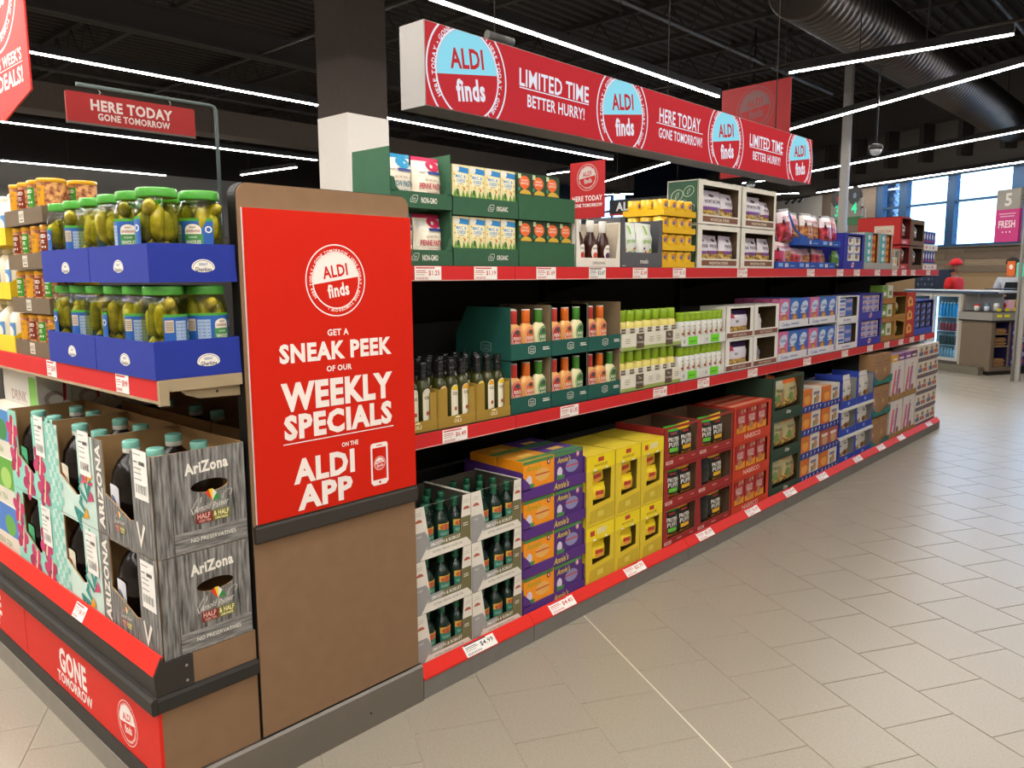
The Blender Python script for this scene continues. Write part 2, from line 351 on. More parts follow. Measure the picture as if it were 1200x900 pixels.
for a in ((-2.7, -6.5, -2.72, 7.15, 'long bright strip light just above the red lightbox'), (-2.71, 7.85, -2.72, 8.45, 'short strip light past the end of the lightbox strip'),
          (-6.45, -6.5, -6.6, 10.5, 'long bright strip light running from the diamond sign to behind the lightbox'), (-10.45, -6.5, -10.5, 6.8, 'strip light passing just below the hanging here today sign'),
          (-14.4, -6.5, -14.55, 5.87, 'lowest far strip light over the nut tins on the left'), (-13.36, 6.9, -11.54, 7.05, 'short slanting strip light right above the weekly specials board'),
          (-1.64, 6.64, .38, 6.7, 'short strip light below the round duct, nearest the upper right corner'), (-3.9, 10.35, 2.0, 6.94, 'strip light second from top on the right, leaving the frame'),
          (-4.75, 14.83, 2.2, 10.8, 'strip light third from top on the right, above the windows'), (-6.2, 19.1, 1.5, 14.7, 'strip light directly along the top of the windows'),
          (-8.72, 13.2, -6.0, 11.53, 'strip light slanting right of the portrait sign'), (-7.2, 18.6, -6.6, 18.9, 'level strip light left of the berry pouches'),
          (-6.6, 15.7, -6.0, 15.6, 'tiny strip light above the second white trail mix case'), (-8.8, 11.3, -8.2, 11.25, 'tiny strip light left of the portrait sign'),
          (-10.4, 15.5, -9.8, 16.0, 'low level strip light right of the portrait sign'),
          (-1.6, 3.05, 2.2, 3.1, None), (-1.6, -.6, 4.6, -.55, None), (-1.6, -4.2, 4.6, -4.15, None), (5.6, -4.5, 5.62, .2, None), (-3.2, -1.7, -.5, -1.65, None), (1.0, -1.9, 1.02, .9, None), (5.6, 1.2, 5.62, 6.2, None), (-6.2, -3.9, -3.6, -3.85, None), (-6.2, -2.3, -2.9, -2.25, None), (-2.5, -2.3, -.4, -2.25, None), (-2.5, -3.4, -.4, -3.35, None), (-5.5, -1.3, -2.9, -1.25, None), (-.2, -2.4, 4.6, -2.35, None)):  # strips without a label here are added unseen, to brighten floor and goods
    strip(*a[:4], a[4] or 'strip light added out of view for fill, near the camera, %s of those' % UNSEEN.pop(0), cf=.3 if a[1] == 6.64 else .7)
# ============================================================ THE STORE LOGO
def finds_logo(g, cu, cv, R, wm, rm, top=None, rot=8, ringtext=True):
    g.ell(cu, cv, R, R, wm, 48); g.ell(cu, cv, R*.965, R*.965, rm, 48)
    if ringtext: g.arc('HERE TODAY \u2022 GONE TOMORROW \u2022 '*2, cu, cv, R*.83, R*.085, wm, 215)
    g.ell(cu, cv, R*.79, R*.79, wm, 40); g.ell(cu, cv, R*.755, R*.755, rm, 40)
    g.ell(cu, cv, R*.75, R*.75, top or wm, 28, 0, 180, rot)
    g.text('ALDI', cu-R*.03, cv+R*.27, R*.33, rm, w=R*.84, rot=rot, bold=.03)
    g.text('finds', cu+R*.06, cv-R*.25, R*.36, wm, w=R*.72, rot=rot, bold=.035)
# ============================================================ MAIN GONDOLA
LAM = M('84664A', 'c'); BUMP = M('2E2B28', 's'); STEEL = M('8B857D', 'm'); DARK = M('171514', 'd'); RAIL = M('CC2A2C', 's'); REDB = M('DA281C', 's'); SHELF = M('2A2724', 's')
gd = bpy.data.objects.new('shelving_gondola', None); COL.objects.link(gd)
tag(gd, 'long black shelving gondola with red price rails down the aisle', 'shelving')
YE = 6.70
g = G(); g.box(-.62, -.6, 0, YE, .09, 1.72, M('191715', 'd')); ob('back_panel', g, gd)
for i in range(6):
    g = G(); y = .03+i*1.32; g.box(-.6, -.56, y, y+.03, .09, 1.72, M('0F0E0D', 's')); ob('upright', g, gd)
g = G(); g.box(-1.2, -.035, 0.0, YE, .075, .094, SHELF); ob('base_deck', g, gd)
BR = [.607, 1.86, 3.1, 4.34, 5.6]
ys = [.002]+BR+[YE]
for a, b in zip(ys[:-1], ys[1:]):
    g = G(); g.box(-.02, 0, a, b-.004, .0, .07, M('76726C', 'c')); p = ob('kick_plate', g, gd)
    g = G(); g.prism([(-.036, .094), (-.036, .112), (-.031, .114), (.003, .077), (.003, .071), (-.02, .071)], a, b-.003, REDB, axis='y'); ob('price_rail', g, gd)
for z, nm in ((.94, 'shelf'), (1.54, 'shelf')):
    g = G(); g.box(-.6, -.105, .003, YE, z-.03, z-.002, SHELF)
    sh = ob(nm, g, gd)
    for a, b in zip(ys[:-1], ys[1:]):
        g = G(); g.box(-.104, -.098, a+.001, b-.002, z-.055, z-.002, RAIL); g.box(-.0985, -.0965, a+.001, b-.002, z-.055, z-.052, M('D8A8A0', 's')); ob('price_rail', g, sh)
    for i in range(6):
        y = .06+i*1.32; g = G(); g.prism([(-.56, z-.03), (-.14, z-.03), (-.14, z-.05), (-.56, z-.13)], y, y+.004, M('0F0E0D', 's'), axis='y'); ob('shelf_bracket', g, sh)
# price tags
def price_tag(F, x, y, z, w, h, tilt, price, label, dark=False):
    g = G(); g.box(0, w, -.0012, 0, 0, h, WHITE); g.front(-.0012)
    c = BLACK if dark else M('C8202A')
    g.rect(w*.04, h*.84, w*.75, h*.93, c); g.rect(w*.05, h*.66, w*.40, h*.71, c); g.rect(w*.05, h*.54, w*.45, h*.58, c); g.rect(w*.05, h*.4, w*.36, h*.43, c)
    for i in range(9): g.rect(w*(.06+.05*i), h*.08, w*(.08+.05*i), h*.25, c)
    g.text('$'+price, w*.72, h*.55, h*.34, c, w=w*.42, bold=.01)
    s = Spec('price_tag', g); return put(s, F, x, y, z, label, 'price tag', rx=tilt)
# ============================================================ SIGN PANEL, STEEL BASE
def rrect(x0, z0, x1, z1, r, n=6, bottom=False):
    P = [(x0, z0), (x1, z0)]
    for k in range(n+1): a = PI/2*k/n; P.append((x1-r+r*math.cos(a), z1-r+r*math.sin(a)))
    for k in range(n+1): a = PI/2+PI/2*k/n; P.append((x0+r+r*math.cos(a), z1-r+r*math.sin(a)))
    return P
FS = (PI/2, 0.0, 0.0)
s = Spec('sign_stand')
g = G(); g.prism([(p, q) for p, q in rrect(-.627, .145, -.021, 1.757, .035)], 0, .004, LAM, axis='y'); s.part('laminate_panel', g)
g = G(); g.prism([(p, q) for p, q in rrect(-.629, .16, -.019, 1.759, .036)], .0045, .045, M('151312', 's'), axis='y'); s.part('black_frame', g)
g = G(); g.prism([(-.012, .742), (-.016, .748), (-.016, .786), (-.012, .792), (.0, .792), (.0, .742)], -.627, -.021, M('3A3632', 's'), axis='x'); s.part('bumper_strip', g)
g = G(); g.box(-.617, -.0205, -.008, 0, .797, 1.69, M('EDE3DE'), front=RED); g.front(-.0082); wm = M('F4E9E2')
c = -.3185
finds_logo(g, c, 1.49, .108, wm, RED)
g.text('GET A', c+.0, 1.335, .019, wm, bold=.03); g.text('SNEAK PEEK', c, 1.282, .052, wm, w=.41, bold=.045)
g.text('OF OUR', c, 1.226, .017, wm, bold=.03); g.text('WEEKLY', c, 1.155, .078, wm, w=.41, bold=.05); g.text('SPECIALS', c, 1.065, .068, wm, w=.40, bold=.05)
g.rect(c-.205, 1.014, c+.205, 1.017, wm); g.text('ON THE', c+.03, .984, .014, wm, w=.062, bold=.03)
g.text('ALDI', c-.065, .93, .07, wm, w=.22, bold=.045); g.text('APP', c-.065, .848, .07, wm, w=.20, bold=.045)
def rr(g, x0, z0, x1, z1, r, m): g.pol(rrect(x0, z0+r, x1, z1, r)[2:]+[(x0, z0+r), (x0+r, z0), (x1-r, z0), (x1, z0+r)], m)
rr(g, c+.108, .828, c+.178, .968, .010, wm); g.rect(c+.115, .846, c+.171, .952, RED); g.ell(c+.143, .837, .0045, .0045, RED, 12); g.rect(c+.132, .958, c+.154, .961, RED)
g.ell(c+.143, .9, .023, .023, wm); g.ell(c+.143, .9, .0215, .0215, RED); g.ell(c+.143, .9, .0185, .0185, wm); g.ell(c+.143, .9, .0175, .0175, RED, 24, 180, 360, 8)
g.text('ALDI', c+.142, .906, .0085, RED, rot=8); g.text('finds', c+.144, .893, .009, wm, rot=8)
s.part('red_sign_board', g, 'red poster board reading sneak peek of our weekly specials')
put(s, FS, 0, 0, 0, 'tall brown sign stand with a red weekly specials poster', 'sign stand')
g = G(); g.prism([(.004, 0), (.004, .128), (-.002, .137), (-.055, .137), (-.055, 0)], -1.05, -.004, M('8F8A84', 'm'), axis='y')
g.plane((.004, 0, 0), (0, 1, 0), (0, 0, 1)); g.ell(-.237, .053, .004, .004, BLACK, 10)
g.v = [(a, b, c_) for a, b, c_ in g.v]
tag(ob('steel_plinth', g), 'brushed steel floor plinth under the brown sign stand', 'plinth')
# ============================================================ END CAP
ec = bpy.data.objects.new('end_display_unit', None); COL.objects.link(ec); tag(ec, 'end cap shelving with red base panels facing the left aisle', 'shelving')
XL = -2.5
g = G(); g.box(-.022, -.010, -.917, -.632, .138, .346, LAM); g.box(-.022, -.010, -.823, -.632, .394, .481, LAM); ob('side_panel', g, ec)
g = G(); g.prism([(-.03, .346), (-.004, .347), (.004, .354), (.004, .385), (-.002, .394), (-.03, .394)], -.928, -.632, BUMP, axis='y'); ob('bumper_strip', g, ec)
g = G(); g.prism([(-.945, .355), (-.941, .349), (-.925, .349), (-.925, .395), (-.938, .395), (-.945, .388)], XL, .002, BUMP, axis='x')
g.box(XL, -.012, -.926, -.915, .395, .451, M('3A3632', 's')); ob('front_bumper', g, ec)
g = G(); g.prism([(-.928, .3955), (-.931, .452), (-.909, .501), (-.903, .483), (-.823, .483), (-.823, .3955)], -.009, -.003, M('34302C', 's'), axis='x')
g.plane((-.003, 0, 0), (0, 1, 0), (0, 0, 1)); g.ell(-.842, .413, .004, .004, M('908A84')); g.ell(-.842, .456, .004, .004, M('908A84')); ob('corner_bracket', g, ec)
g = G(); g.prism([(-.903, .501), (-.909, .501), (-.932, .455), (-.93, .451), (-.903, .451)], XL, -.0092, REDB, axis='x'); ob('price_rail', g, ec)
g = G(); g.box(XL, -.023, -.901, -.633, .462, .481, SHELF); g.box(XL, -.05, -.633, -.3, .462, .481, SHELF); ob('lower_deck', g, ec)
for a, b, tx in ((-1.097, -.008, True), (-2.2, -1.103, False)):
    g = G(); g.box(a, b, -.925, -.915, .152, .346, REDB); g.front(-.9252)
    wm = M('F6ECE8')
    if tx:
        g.text('GONE', -.645, .258, .078, wm, w=.235, bold=.04); g.text('TOMORROW', -.64, .19, .036, wm, w=.30, bold=.03); finds_logo(g, -.222, .236, .068, wm, REDB)
    else: g.text('HERE', -1.5, .258, .078, wm, w=.235, bold=.04); g.text('TODAY', -1.5, .19, .036, wm, bold=.03)
    ob('red_base_panel', g, ec)
g = G(); g.box(XL, -.06, -.905, -.88, .075, .35, DARK); g.prism([(-.93, .15), (-.905, .152), (-.9, .075), (-.915, .075)], XL, -.06, BUMP, axis='x'); ob('recess', g, ec)
g = G(); g.box(XL, -.06, -.918, -.9, 0, .074, M('8B847A', 'c')); ob('kick_plate', g, ec)
g = G(); g.box(XL, -.06, -.16, -.14, .1, 1.66, M('151311', 'd')); ob('back_panel', g, ec)
WOODY = M('A08E70', 'c')
g = G(); g.box(XL, -.008, -.85, -.632, 1.206, 1.238, WOODY); g.box(XL, -.05, -.632, -.2, 1.206, 1.238, WOODY); sh = ob('shelf', g, ec)
g = G(); g.box(XL, -.013, -.866, -.851, 1.184, 1.2375, RAIL); g.box(-.0128, -.001, -.868, -.842, 1.172, 1.2375, WOODY); g.box(XL, -.013, -.868, -.866, 1.176, 1.184, WOODY); ob('price_rail', g, sh)
g = G(); g.prism([(-.80, 1.205), (-.785, 1.190), (-.75, 1.178), (-.632, 1.174), (-.632, 1.205)], -.036, -.024, WOODY, axis='x'); g.plane((-.0238, 0, 0), (0, 1, 0), (0, 0, 1)); g.ell(-.70, 1.192, .004, .004, BLACK, 10); ob('shelf_bracket', g, sh)
price_tag(ENDF, -.275, -.8665, 1.186, .085, .052, 0, '8.99', 'white price tag under the blue gherkin cartons')
price_tag(ENDF, -.83, -.8665, 1.186, .085, .052, 0, '2.49', 'white price tag under the brown nut trays')
price_tag(ENDF, -.585, -.9325, .4565, .085, .045, math.radians(-26.5), '4.19', 'white price tag below the checked iced tea carton')
# ============================================================ PACKAGING KINDS
def tray_g(w, d, hf, side, col, hb=None, t=.004, inner=None, art=None, leftwall=True):
    g = G(); inner = inner or col; hb = hb if hb is not None else max(z for y, z in side)
    g.box(0, w, 0, d, 0, t, col); g.box(0, w, 0, t, t, hf, col); g.box(t, w-t, d-t, d, t, hb, inner)
    for x in (0, w-t): g.prism([(y, z) for y, z in [(t, t), (d-t*0, t)]+side[::-1]], x, x+t, col if x == 0 else inner, axis='x')
    g.box(t, w-t, t, t+.0006, t, hf-.001, inner)
    if art: g.front(-.0001); art(g)
    return g
def case_g(w, d, h, col, hole, inner=KRAFT, top=True, t=.004, art=None, hf=None, innerside=None):
    # carton whose front has a four-cornered hole: (bl, br, tr, tl)
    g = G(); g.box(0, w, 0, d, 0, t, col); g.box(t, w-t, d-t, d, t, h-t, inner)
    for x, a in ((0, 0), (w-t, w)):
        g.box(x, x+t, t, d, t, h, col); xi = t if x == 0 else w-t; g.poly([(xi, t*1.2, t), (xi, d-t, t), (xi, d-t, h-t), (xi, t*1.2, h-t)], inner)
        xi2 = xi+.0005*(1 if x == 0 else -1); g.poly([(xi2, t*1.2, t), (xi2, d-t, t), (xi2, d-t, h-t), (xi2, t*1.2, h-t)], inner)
    if top: g.box(0, w, 0, d, h-t, h, col)
    O = [(0, t), (w, t), (w, h), (0, h)]
    for y, mm in ((0, col), (t, inner)):
        for i in range(4): j = (i+1) % 4; g.poly([(O[i][0], y, O[i][1]), (O[j][0], y, O[j][1]), (hole[j][0], y, hole[j][1]), (hole[i][0], y, hole[i][1])], mm)
    for i in range(4):
        j = (i+1) % 4; g.poly([(hole[i][0], 0, hole[i][1]), (hole[j][0], 0, hole[j][1]), (hole[j][0], t, hole[j][1]), (hole[i][0], t, hole[i][1])], inner)
    if not top: g.box(0, w, 0, t, h-.0001, h, inner)
    if art: g.front(-.0001); art(g)
    return g
def rh(x0, z0, x1, z1): return [(x0, z0), (x1, z0), (x1, z1), (x0, z1)]
def box_g(w, d, h, col, art=None, side=None, topm=None, sart=None):
    g = G(); g.box(0, w, 0, d, 0, h, side or col, front=col, top=topm)
    if art: g.front(); art(g)
    if sart: g.left(); sart(g)
    return g
def pouch_g(w, d, h, base, bands=(), art=None, seed=1, crimp=.05, nx=10, nz=12, lean=0):
    rnd = random.Random(seed); g = G()
    def th(u, v):
        e = max(0, 1-abs(2*u-1)**3)**.5; q = min(1, max(0, v/.16))**.5*min(1, max(0, (1-crimp-v)/.30))**.7 if v < 1-crimp else 0
        return .0015+d/2*e*q
    def wd(v): return 1-.05*math.sin(PI*v)
    jit = {}
    def jt(i, j):
        if (i, j) not in jit: jit[(i, j)] = rnd.uniform(-1, 1)
        return jit[(i, j)]*d*.035
    def P(a, b, off, sgn=-1):
        u, v = a/w, b/h
        u = min(1, max(0, u)); v = min(1, max(0, v))
        return (w/2+(u-.5)*w*wd(v), d/2+sgn*(th(u, v)+off), v*h)
    for sgn in (-1, 1):
        b = len(g.v)
        for j in range(nz+1):
            for i in range(nx+1):
                x, y, z = P(w*i/nx, h*j/nz, 0, sgn)
                if 0 < i < nx and 0 < j < nz: y += jt(i, j)*sgn; x += jt(j, i)*.5
                g.v.append((x, y, z))
        for j in range(nz):
            v = (j+.5)/nz; mm = base
            for v0, v1, bm in bands:
                if v0 <= v < v1: mm = bm
            for i in range(nx):
                a = b+j*(nx+1)+i; q = (a, a+1, a+nx+2, a+nx+1); g.face(q if sgn < 0 else q[::-1], mm, True)
    g.k = 1; g.curved = True; g.step = .0002
    off0 = d*.03
    g.W = lambda a, b, off: P(a, b, off+off0)
    if art: art(g)
    return g
def bottle_g(prof, mats, n=14, sq=1.0, cx=0, cy=0):
    g = G(); g.lathe(prof, None, n, cx, cy, sq, True, mats); return g
POS = {1: [''], 2: ['left', 'right'], 3: ['left', 'middle', 'right'], 4: ['leftmost', 'second from left', 'third from left', 'rightmost'], 5: ['leftmost', 'second', 'middle', 'fourth', 'rightmost']}
for _n in (6, 7, 8, 9): POS[_n] = ['leftmost', 'second', 'third', 'fourth', 'fifth', 'sixth', 'seventh', 'eighth', 'ninth'][:_n-1]+['rightmost']
TIER = {1: ['only'], 2: ['lower', 'upper'], 3: ['bottom', 'middle', 'top'], 4: ['bottom', 'second lowest', 'third', 'top'], 5: ['bottom', 'second', 'third', 'fourth', 'top']}
def stack(F, x0, z0, pitch, n, case, ccat, clabel, group, items=None, tiers=None, y0=0.0):
    """n cases on top of one another; items(i) -> list of (spec, x, y, z, look, cat, kw)"""
    for i in range(n):
        if tiers and i not in tiers: continue
        T = TIER[n][i]; z = z0+i*pitch+.0008*(i+1)
        if case:
            put(case if isinstance(case, Spec) else case(i), F, x0, y0, z, clabel.format(T=T) if '{T}' in clabel else clabel, ccat, group)
        if items:
            for sp, dx, dy, dz, look, cat, kw in items(i):
                put(sp, F, x0+dx, y0+dy, z+dz+.0002, look.replace('{T}', T), cat, group+', contents', **kw)
# ============================================================ TOP SHELF  z = 1.54
FT = AISLE(-.12); ZT = 1.5385
GRN = M('2E5A3F', 'c'); GRN2 = M('26492F', 'c'); CREAM = M('EFE6D2', 'f'); OFFW = M('E9E5DA')
def leaf(g, x, z, s, m, col):
    g.pol([(x-s, z-s*.7), (x+s*.5, z-s*.75), (x+s, z), (x+s, z+s*.8), (x-s*.2, z+s*.75), (x-s, z)], m)
    g.pol([(x-s*.9, z-s*.62), (x+s*.45, z-s*.67), (x+s*.9, z), (x+s*.9, z+s*.7), (x-s*.17, z+s*.66), (x-s*.9, z)], col)
    g.text('Simply', x, z+s*.15, s*.28, m, bold=.01); g.text('Nature', x, z-s*.25, s*.28, m, bold=.01)
def a(g): leaf(g, .105, .03, .017, OFFW, GRN); g.text('NON-GMO', .175, .028, .02, OFFW, w=.075)
PT = Spec('pasta_tray'); g = tray_g(.285, .21, .055, [(.003, .055), (.003, .197), (.207, .197)], GRN, hb=.12, art=a)
for x, s_ in ((.004, 1), (.281, -1)): g.prism([(x, .05), (x, .1), (x+s_*.014, .097), (x+s_*.02, .07), (x+s_*.035, .055)], 0, .004, GRN, axis='y')
PT.part('carton_wall', g)
def pasta(nm, c, c2, seed):
    def a(g):
        g.ell(.085, .148, .034, .02, c2); g.ell(.028, .14, .024, .017, OFFW); g.rect(.05, .118, .125, .128, M('2A3F86'), 5, 1)
        g.text('ALL NATURAL', .065, .098, .008, M('8A6A50'), w=.06, bold=0); g.text(nm, .066, .076, .02, c, w=.105, bold=.02); g.text('PASTA SHAPES', .07, .055, .005, c, w=.05, bold=0)
    return Spec('pasta_bag', pouch_g(.132, .07, .18, CREAM, ((0, .28, M('DDD0A8', 'f')), (.88, 1, c2)), a, seed))
ELB = pasta('ELBOW PASTA', M('1E6F8E'), M('2E8CB8', 'f'), 1); PEN = pasta('PENNE PASTA', M('C02E48'), M('C8325A', 'f'), 2)
def it(i): return [(ELB, .008, .03, .006, 'blue-topped elbow pasta bag in the {T} green tray beside the poster', 'pasta bag', {}), (PEN, .146, .03, .006, 'pink-topped penne pasta bag in the {T} green tray near the poster', 'pasta bag', {})]
stack(FT, .004, ZT, .199, 2, PT, 'tray', 'green non-GMO pasta tray, {T} of two beside the poster', 'green pasta trays', it)
def a(g): leaf(g, .2, .033, .017, OFFW, GRN); g.text('ORGANIC', .262, .033, .018, OFFW, w=.065)
OT = Spec('carton_tray').part('carton_wall', tray_g(.356, .2, .066, [(.003, .066), (.05, .115), (.197, .115)], GRN, art=a))
CRM = M('E9DDA8')
def a(g):
    g.pol([(.028, .150), (.083, .146), (.083, .166), (.028, .170)], M('2C86C8')); g.ell(.02, .162, .016, .013, OFFW); g.rect(.014, .102, .07, .146, M('F2ECCE')); g.text('MAC &', .043, .135, .012, M('3A8CC4')); g.text('CHEESE', .043, .119, .012, M('3A8CC4'), w=.045); g.text('ORGANIC', .043, .107, .005, M('8A6A3A'), w=.03)
    for x, z in ((.009, .115), (.075, .12), (.01, .14), (.076, .1), (.03, .098), (.055, .096)): g.ell(x, z, .005, .004, M('D8B23A'), 8)
    for x in (.012, .03, .055, .075): g.pol([(x-.010, .06), (x+.010, .06), (x, .088)], M('6E9A3E'))
    g.ell(.025, .078, .008, .012, M('3E6E32'), 10); g.ell(.06, .09, .004, .005, M('C84A2A'), 8)
MAC = Spec('macaroni_box', box_g(.083, .15, .176, CRM, a, side=M('D8CF9A'), topm=M('2C4A30')))
def it(i): return [(MAC, .008+.0865*k, .012, .006, 'cream macaroni box, %s of four in the {T} organic tray' % POS[4][k], 'food box', {}) for k in range(4)]
stack(FT, .296, ZT, .186, 2, OT, 'tray', 'green tray marked organic holding macaroni boxes, {T} one', 'green organic trays', it)
NT = Spec('carton_tray').part('carton_wall', tray_g(.362, .2, .097, [(.003, .097), (.1, .105), (.197, .105)], M('2C5B3C', 'c')))
DG = M('27452B')
def a(g):
    g.ell(.042, .142, .032, .026, M('E8682A'), 20); g.pol([(.012, .135), (.072, .135), (.042, .108)], M('E8682A')); g.text('ORGANIC', .042, .15, .007, OFFW, w=.04); g.text('LENTILS', .042, .138, .008, OFFW, w=.045)
    g.rect(.004, .156, .022, .174, M('C8D8A8')); g.ell(.048, .096, .034, .018, M('D8B03A'), 16, 0, 180); g.ell(.011, .115, .008, .008, M('3E8C6A'), 10)
LEN = Spec('pasta_box', box_g(.084, .12, .178, DG, a))
def it(i):
    if i == 0: return [(LEN, .008+.0875*k, .012, .006, 'green box with orange oval, %s of four in the lower plain green tray' % POS[4][k], 'food box', {}) for k in range(4)]
    return [(LEN, .004+.0875*k, .012, .006, 'green box with orange oval, %s of the front three in the upper plain tray' % POS[3][k], 'food box', {}) for k in range(3)]+[(LEN, .245, .06, .012, 'green box with orange oval pushed back at right in the upper plain tray', 'food box', {})]
stack(FT, .658, ZT, .186, 2, NT, 'tray', 'plain dark green tray of orange oval boxes, {T} one', 'plain green trays', it)
# barbecue sauce
def a(g): g.text('ORIGINAL', .17, .018, .012, M('6A5A50'), w=.1, bold=.02)
SC = Spec('sauce_carton').part('carton_wall', case_g(.335, .16, .205, M('E8E2D6', 'c'), [(.035, .04), (.3, .04), (.325, .2045), (.01, .2045)], inner=M('B8AD98', 'c'), top=False, art=a))
put(SC, FT, 1.031, 0, ZT+.001, 'white cut-out carton of barbecue sauce bottles on the top shelf', 'carton')
BR1 = M('3A1710', 'g'); CAPW = M('DCD8D0', 'g')
def sauce(c2):
    s = Spec('sauce_bottle'); s.part('bottle', bottle_g([(.028, 0), (.032, .006), (.033, .09), (.028, .12), (.016, .15), (.014, .165)], [BR1]*5))
    s.part('cap', bottle_g([(.0165, .15), (.018, .152), (.018, .2), (.015, .203)], [CAPW]*3))
    g = G(); g.cyl(.0336); g.ell(0, .06, .024, .036, OFFW, 20); g.ell(0, .045, .015, .016, c2, 16); g.text('SAUCE', 0, .078, .007, BR1, w=.032); s.part('label', g); return s
SB = [sauce(M('C03A20')), sauce(M('D2481E')), sauce(M('4A2450'))]
for k in range(3): put(SB[k], FT, 1.095+k*.095, .045, ZT+.006, '%s brown barbecue sauce bottle with white cap in the white carton' % ('left', 'middle', 'right')[k], 'bottle', 'barbecue sauce bottles')
# grey case of soup pouches
CG = M('55565A', 'c')
def a(g): g.text('meals', .2, .03, .022, OFFW, bold=.01); g.rect(.01, .006, .04, .008, OFFW)
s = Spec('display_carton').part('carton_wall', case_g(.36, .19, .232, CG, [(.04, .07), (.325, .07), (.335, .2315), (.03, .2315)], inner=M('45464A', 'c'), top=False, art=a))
put(s, FT, 1.373, 0, ZT+.001, 'dark grey display carton holding white vegetable pouches, top shelf', 'carton')
def vp(seed):
    def a(g):
        g.text('garden', .07, .12, .02, M('8CBF4A'), bold=.01); g.rect(.06, .15, .075, .195, M('8CC63E'), 1, 4)
        r = random.Random(seed)
        for i in range(16): g.ell(r.uniform(.02, .12), r.uniform(.03, .085), .008, .007, M(('D8662E', '5E9A3E', '8A4A78', 'E0C24A', 'C8D8B8')[i % 5]), 8)
    return Spec('vegetable_pouch', pouch_g(.14, .06, .205, M('E8ECE4', 'f'), (), a, seed))
put(vp(3), FT, 1.405, .012, ZT+.008, 'left white vegetable pouch in the dark grey carton', 'pouch', 'vegetable pouches'); put(vp(4), FT, 1.552, .02, ZT+.008, 'right white vegetable pouch in the dark grey carton', 'pouch', 'vegetable pouches', ry=.03)
# yellow tins
YL = M('E3B416', 'c'); YL2 = M('EBC02A', 'g')
YT = Spec('tin_tray').part('carton_wall', tray_g(.322, .245, .03, [(.003, .03), (.242, .03)], YL))
s = Spec('fruit_tin'); g = G(); g.lathe([(.035, 0), (.0375, .002), (.0375, .073), (.035, .076)], None, 14, mats=[M('B8B2A0', 'm'), YL2, M('C8B060', 'm')]); s.part('tin', g)
g = G(); g.cyl(.0377); g.ell(0, .05, .024, .018, M('D89018'), 12); g.ell(-.008, .045, .008, .009, M('2E5C9A'), 8); g.text('CHUNKS', .002, .058, .008, M('7A3A10'), w=.032); s.part('label', g)
for i in range(4):
    z = ZT+i*.0865+.001; T = TIER[4][i]; put(YT, FT, 1.739, 0, z, 'yellow tray of yellow tins, %s of four on the top shelf' % T, 'tray', 'yellow tin trays')
    for k in range(4): put(s, FT, 1.739+.041+k*.08, .043, z+.006, 'yellow tin, %s at the front of the %s yellow tray' % (POS[4][k], T), 'tin', 'yellow tins')
    if i >= 1:
        for k in range(2): put(s, FT, 1.780, .118+k*.078, z+.006, 'yellow tin at the left side of the %s yellow tray, %s row' % (T, ('second', 'third')[k]), 'tin', 'yellow tins')
# trail mix cases with chalk drawing
WC = M('E4E0D4', 'c'); BRN = M('7A4A2A'); CH = M('B9C8B0')
def wcase(w, art_side):
    h = .233
    def a(g): g.rect(.05, .012, w-.03, .042, BRN); g.text('WONTON STRIPS', w/2, .026, .015, M('E8DCC0'), w=w*.45)
    g = case_g(w, .19, h, WC, rh(.05, .05, w-.03, h-.03), inner=M('6A5440', 'c'), art=a)
    if art_side:
        g.left(-.0001)
        g.rect(-.186, .004, -.006, h-.008, M('23503A'))
        for cx_, cz, r_ in ((-.06, .17, .035), (-.13, .15, .04), (-.05, .08, .03), (-.12, .06, .035), (-.09, .11, .02)):
            g.ell(cx_, cz, r_, r_*.75, CH, 16, rot=30); g.ell(cx_, cz, r_*.92, r_*.67, M('23503A'), 16, rot=30); g.ell(cx_, cz, r_*.5, r_*.2, CH, 10, rot=60); g.ell(cx_, cz, r_*.42, r_*.14, M('23503A'), 10, rot=60)
    return Spec('display_carton').part('carton_wall', g)
def wbag(seed, w=.2, h=.165):
    def a(g):
        g.text('WONTON STRIPS', w*.52, h*.66, h*.11, M('4A3A44'), w=w*.72); g.rect(w*.12, h*.40, w*.7, h*.5, M('7E4A92'), 6, 1); g.ell(w*.5, h*.84, w*.12, h*.05, M('3E3A38'), 10)
    return Spec('snack_bag', pouch_g(w, .07, h, M('E3DDE6', 'f'), ((0, .40, FOOD), (.4, .5, M('8A5A30', 'f')), (.86, 1, M('CFC6D6', 'f'))), a, seed))
W1, W2, W3 = wbag(11, .26, .18), wbag(12, .14, .172), wbag(13, .24, .17)
for cx, (y0, w_) in enumerate(((2.085, .485), (2.59, .455))):
    cs = wcase(w_, cx == 0)
    for i in range(2):
        z = ZT+i*.2345+.001; nm = '%s %s' % (('lower', 'upper')[i], ('left', 'right')[cx])
        put(cs, FT, y0, 0, z, 'tall white case of wonton strip bags, %s one of four' % nm, 'carton', 'white wonton strip cases')
        if (i, cx) == (1, 0): L = [(W1, .055, .015, 0, 'left'), (W2, .318, .02, .02, 'right')]
        elif i == 1: L = [(W1, .055, .015, 0, 'left'), (wbag(14, .11, .16), .316, .02, .02, 'right')]
        elif cx == 0: L = [(W2, .03, .015, 0, 'left'), (W2, .172, .03, .02, 'middle'), (W2, .316, .015, .02, 'right')]
        else: L = [(W2, .02, .015, 0, 'left'), (W2, .162, .03, .02, 'middle'), (W2, .303, .015, .02, 'right')]
        for sp, dx, dy, ry, q in L: put(sp, FT, y0+dx, dy, z+.006+abs(ry)*.04, '%s wonton strip bag in the %s white case' % (q, nm), 'snack bag', 'wonton strip bags', ry=ry)
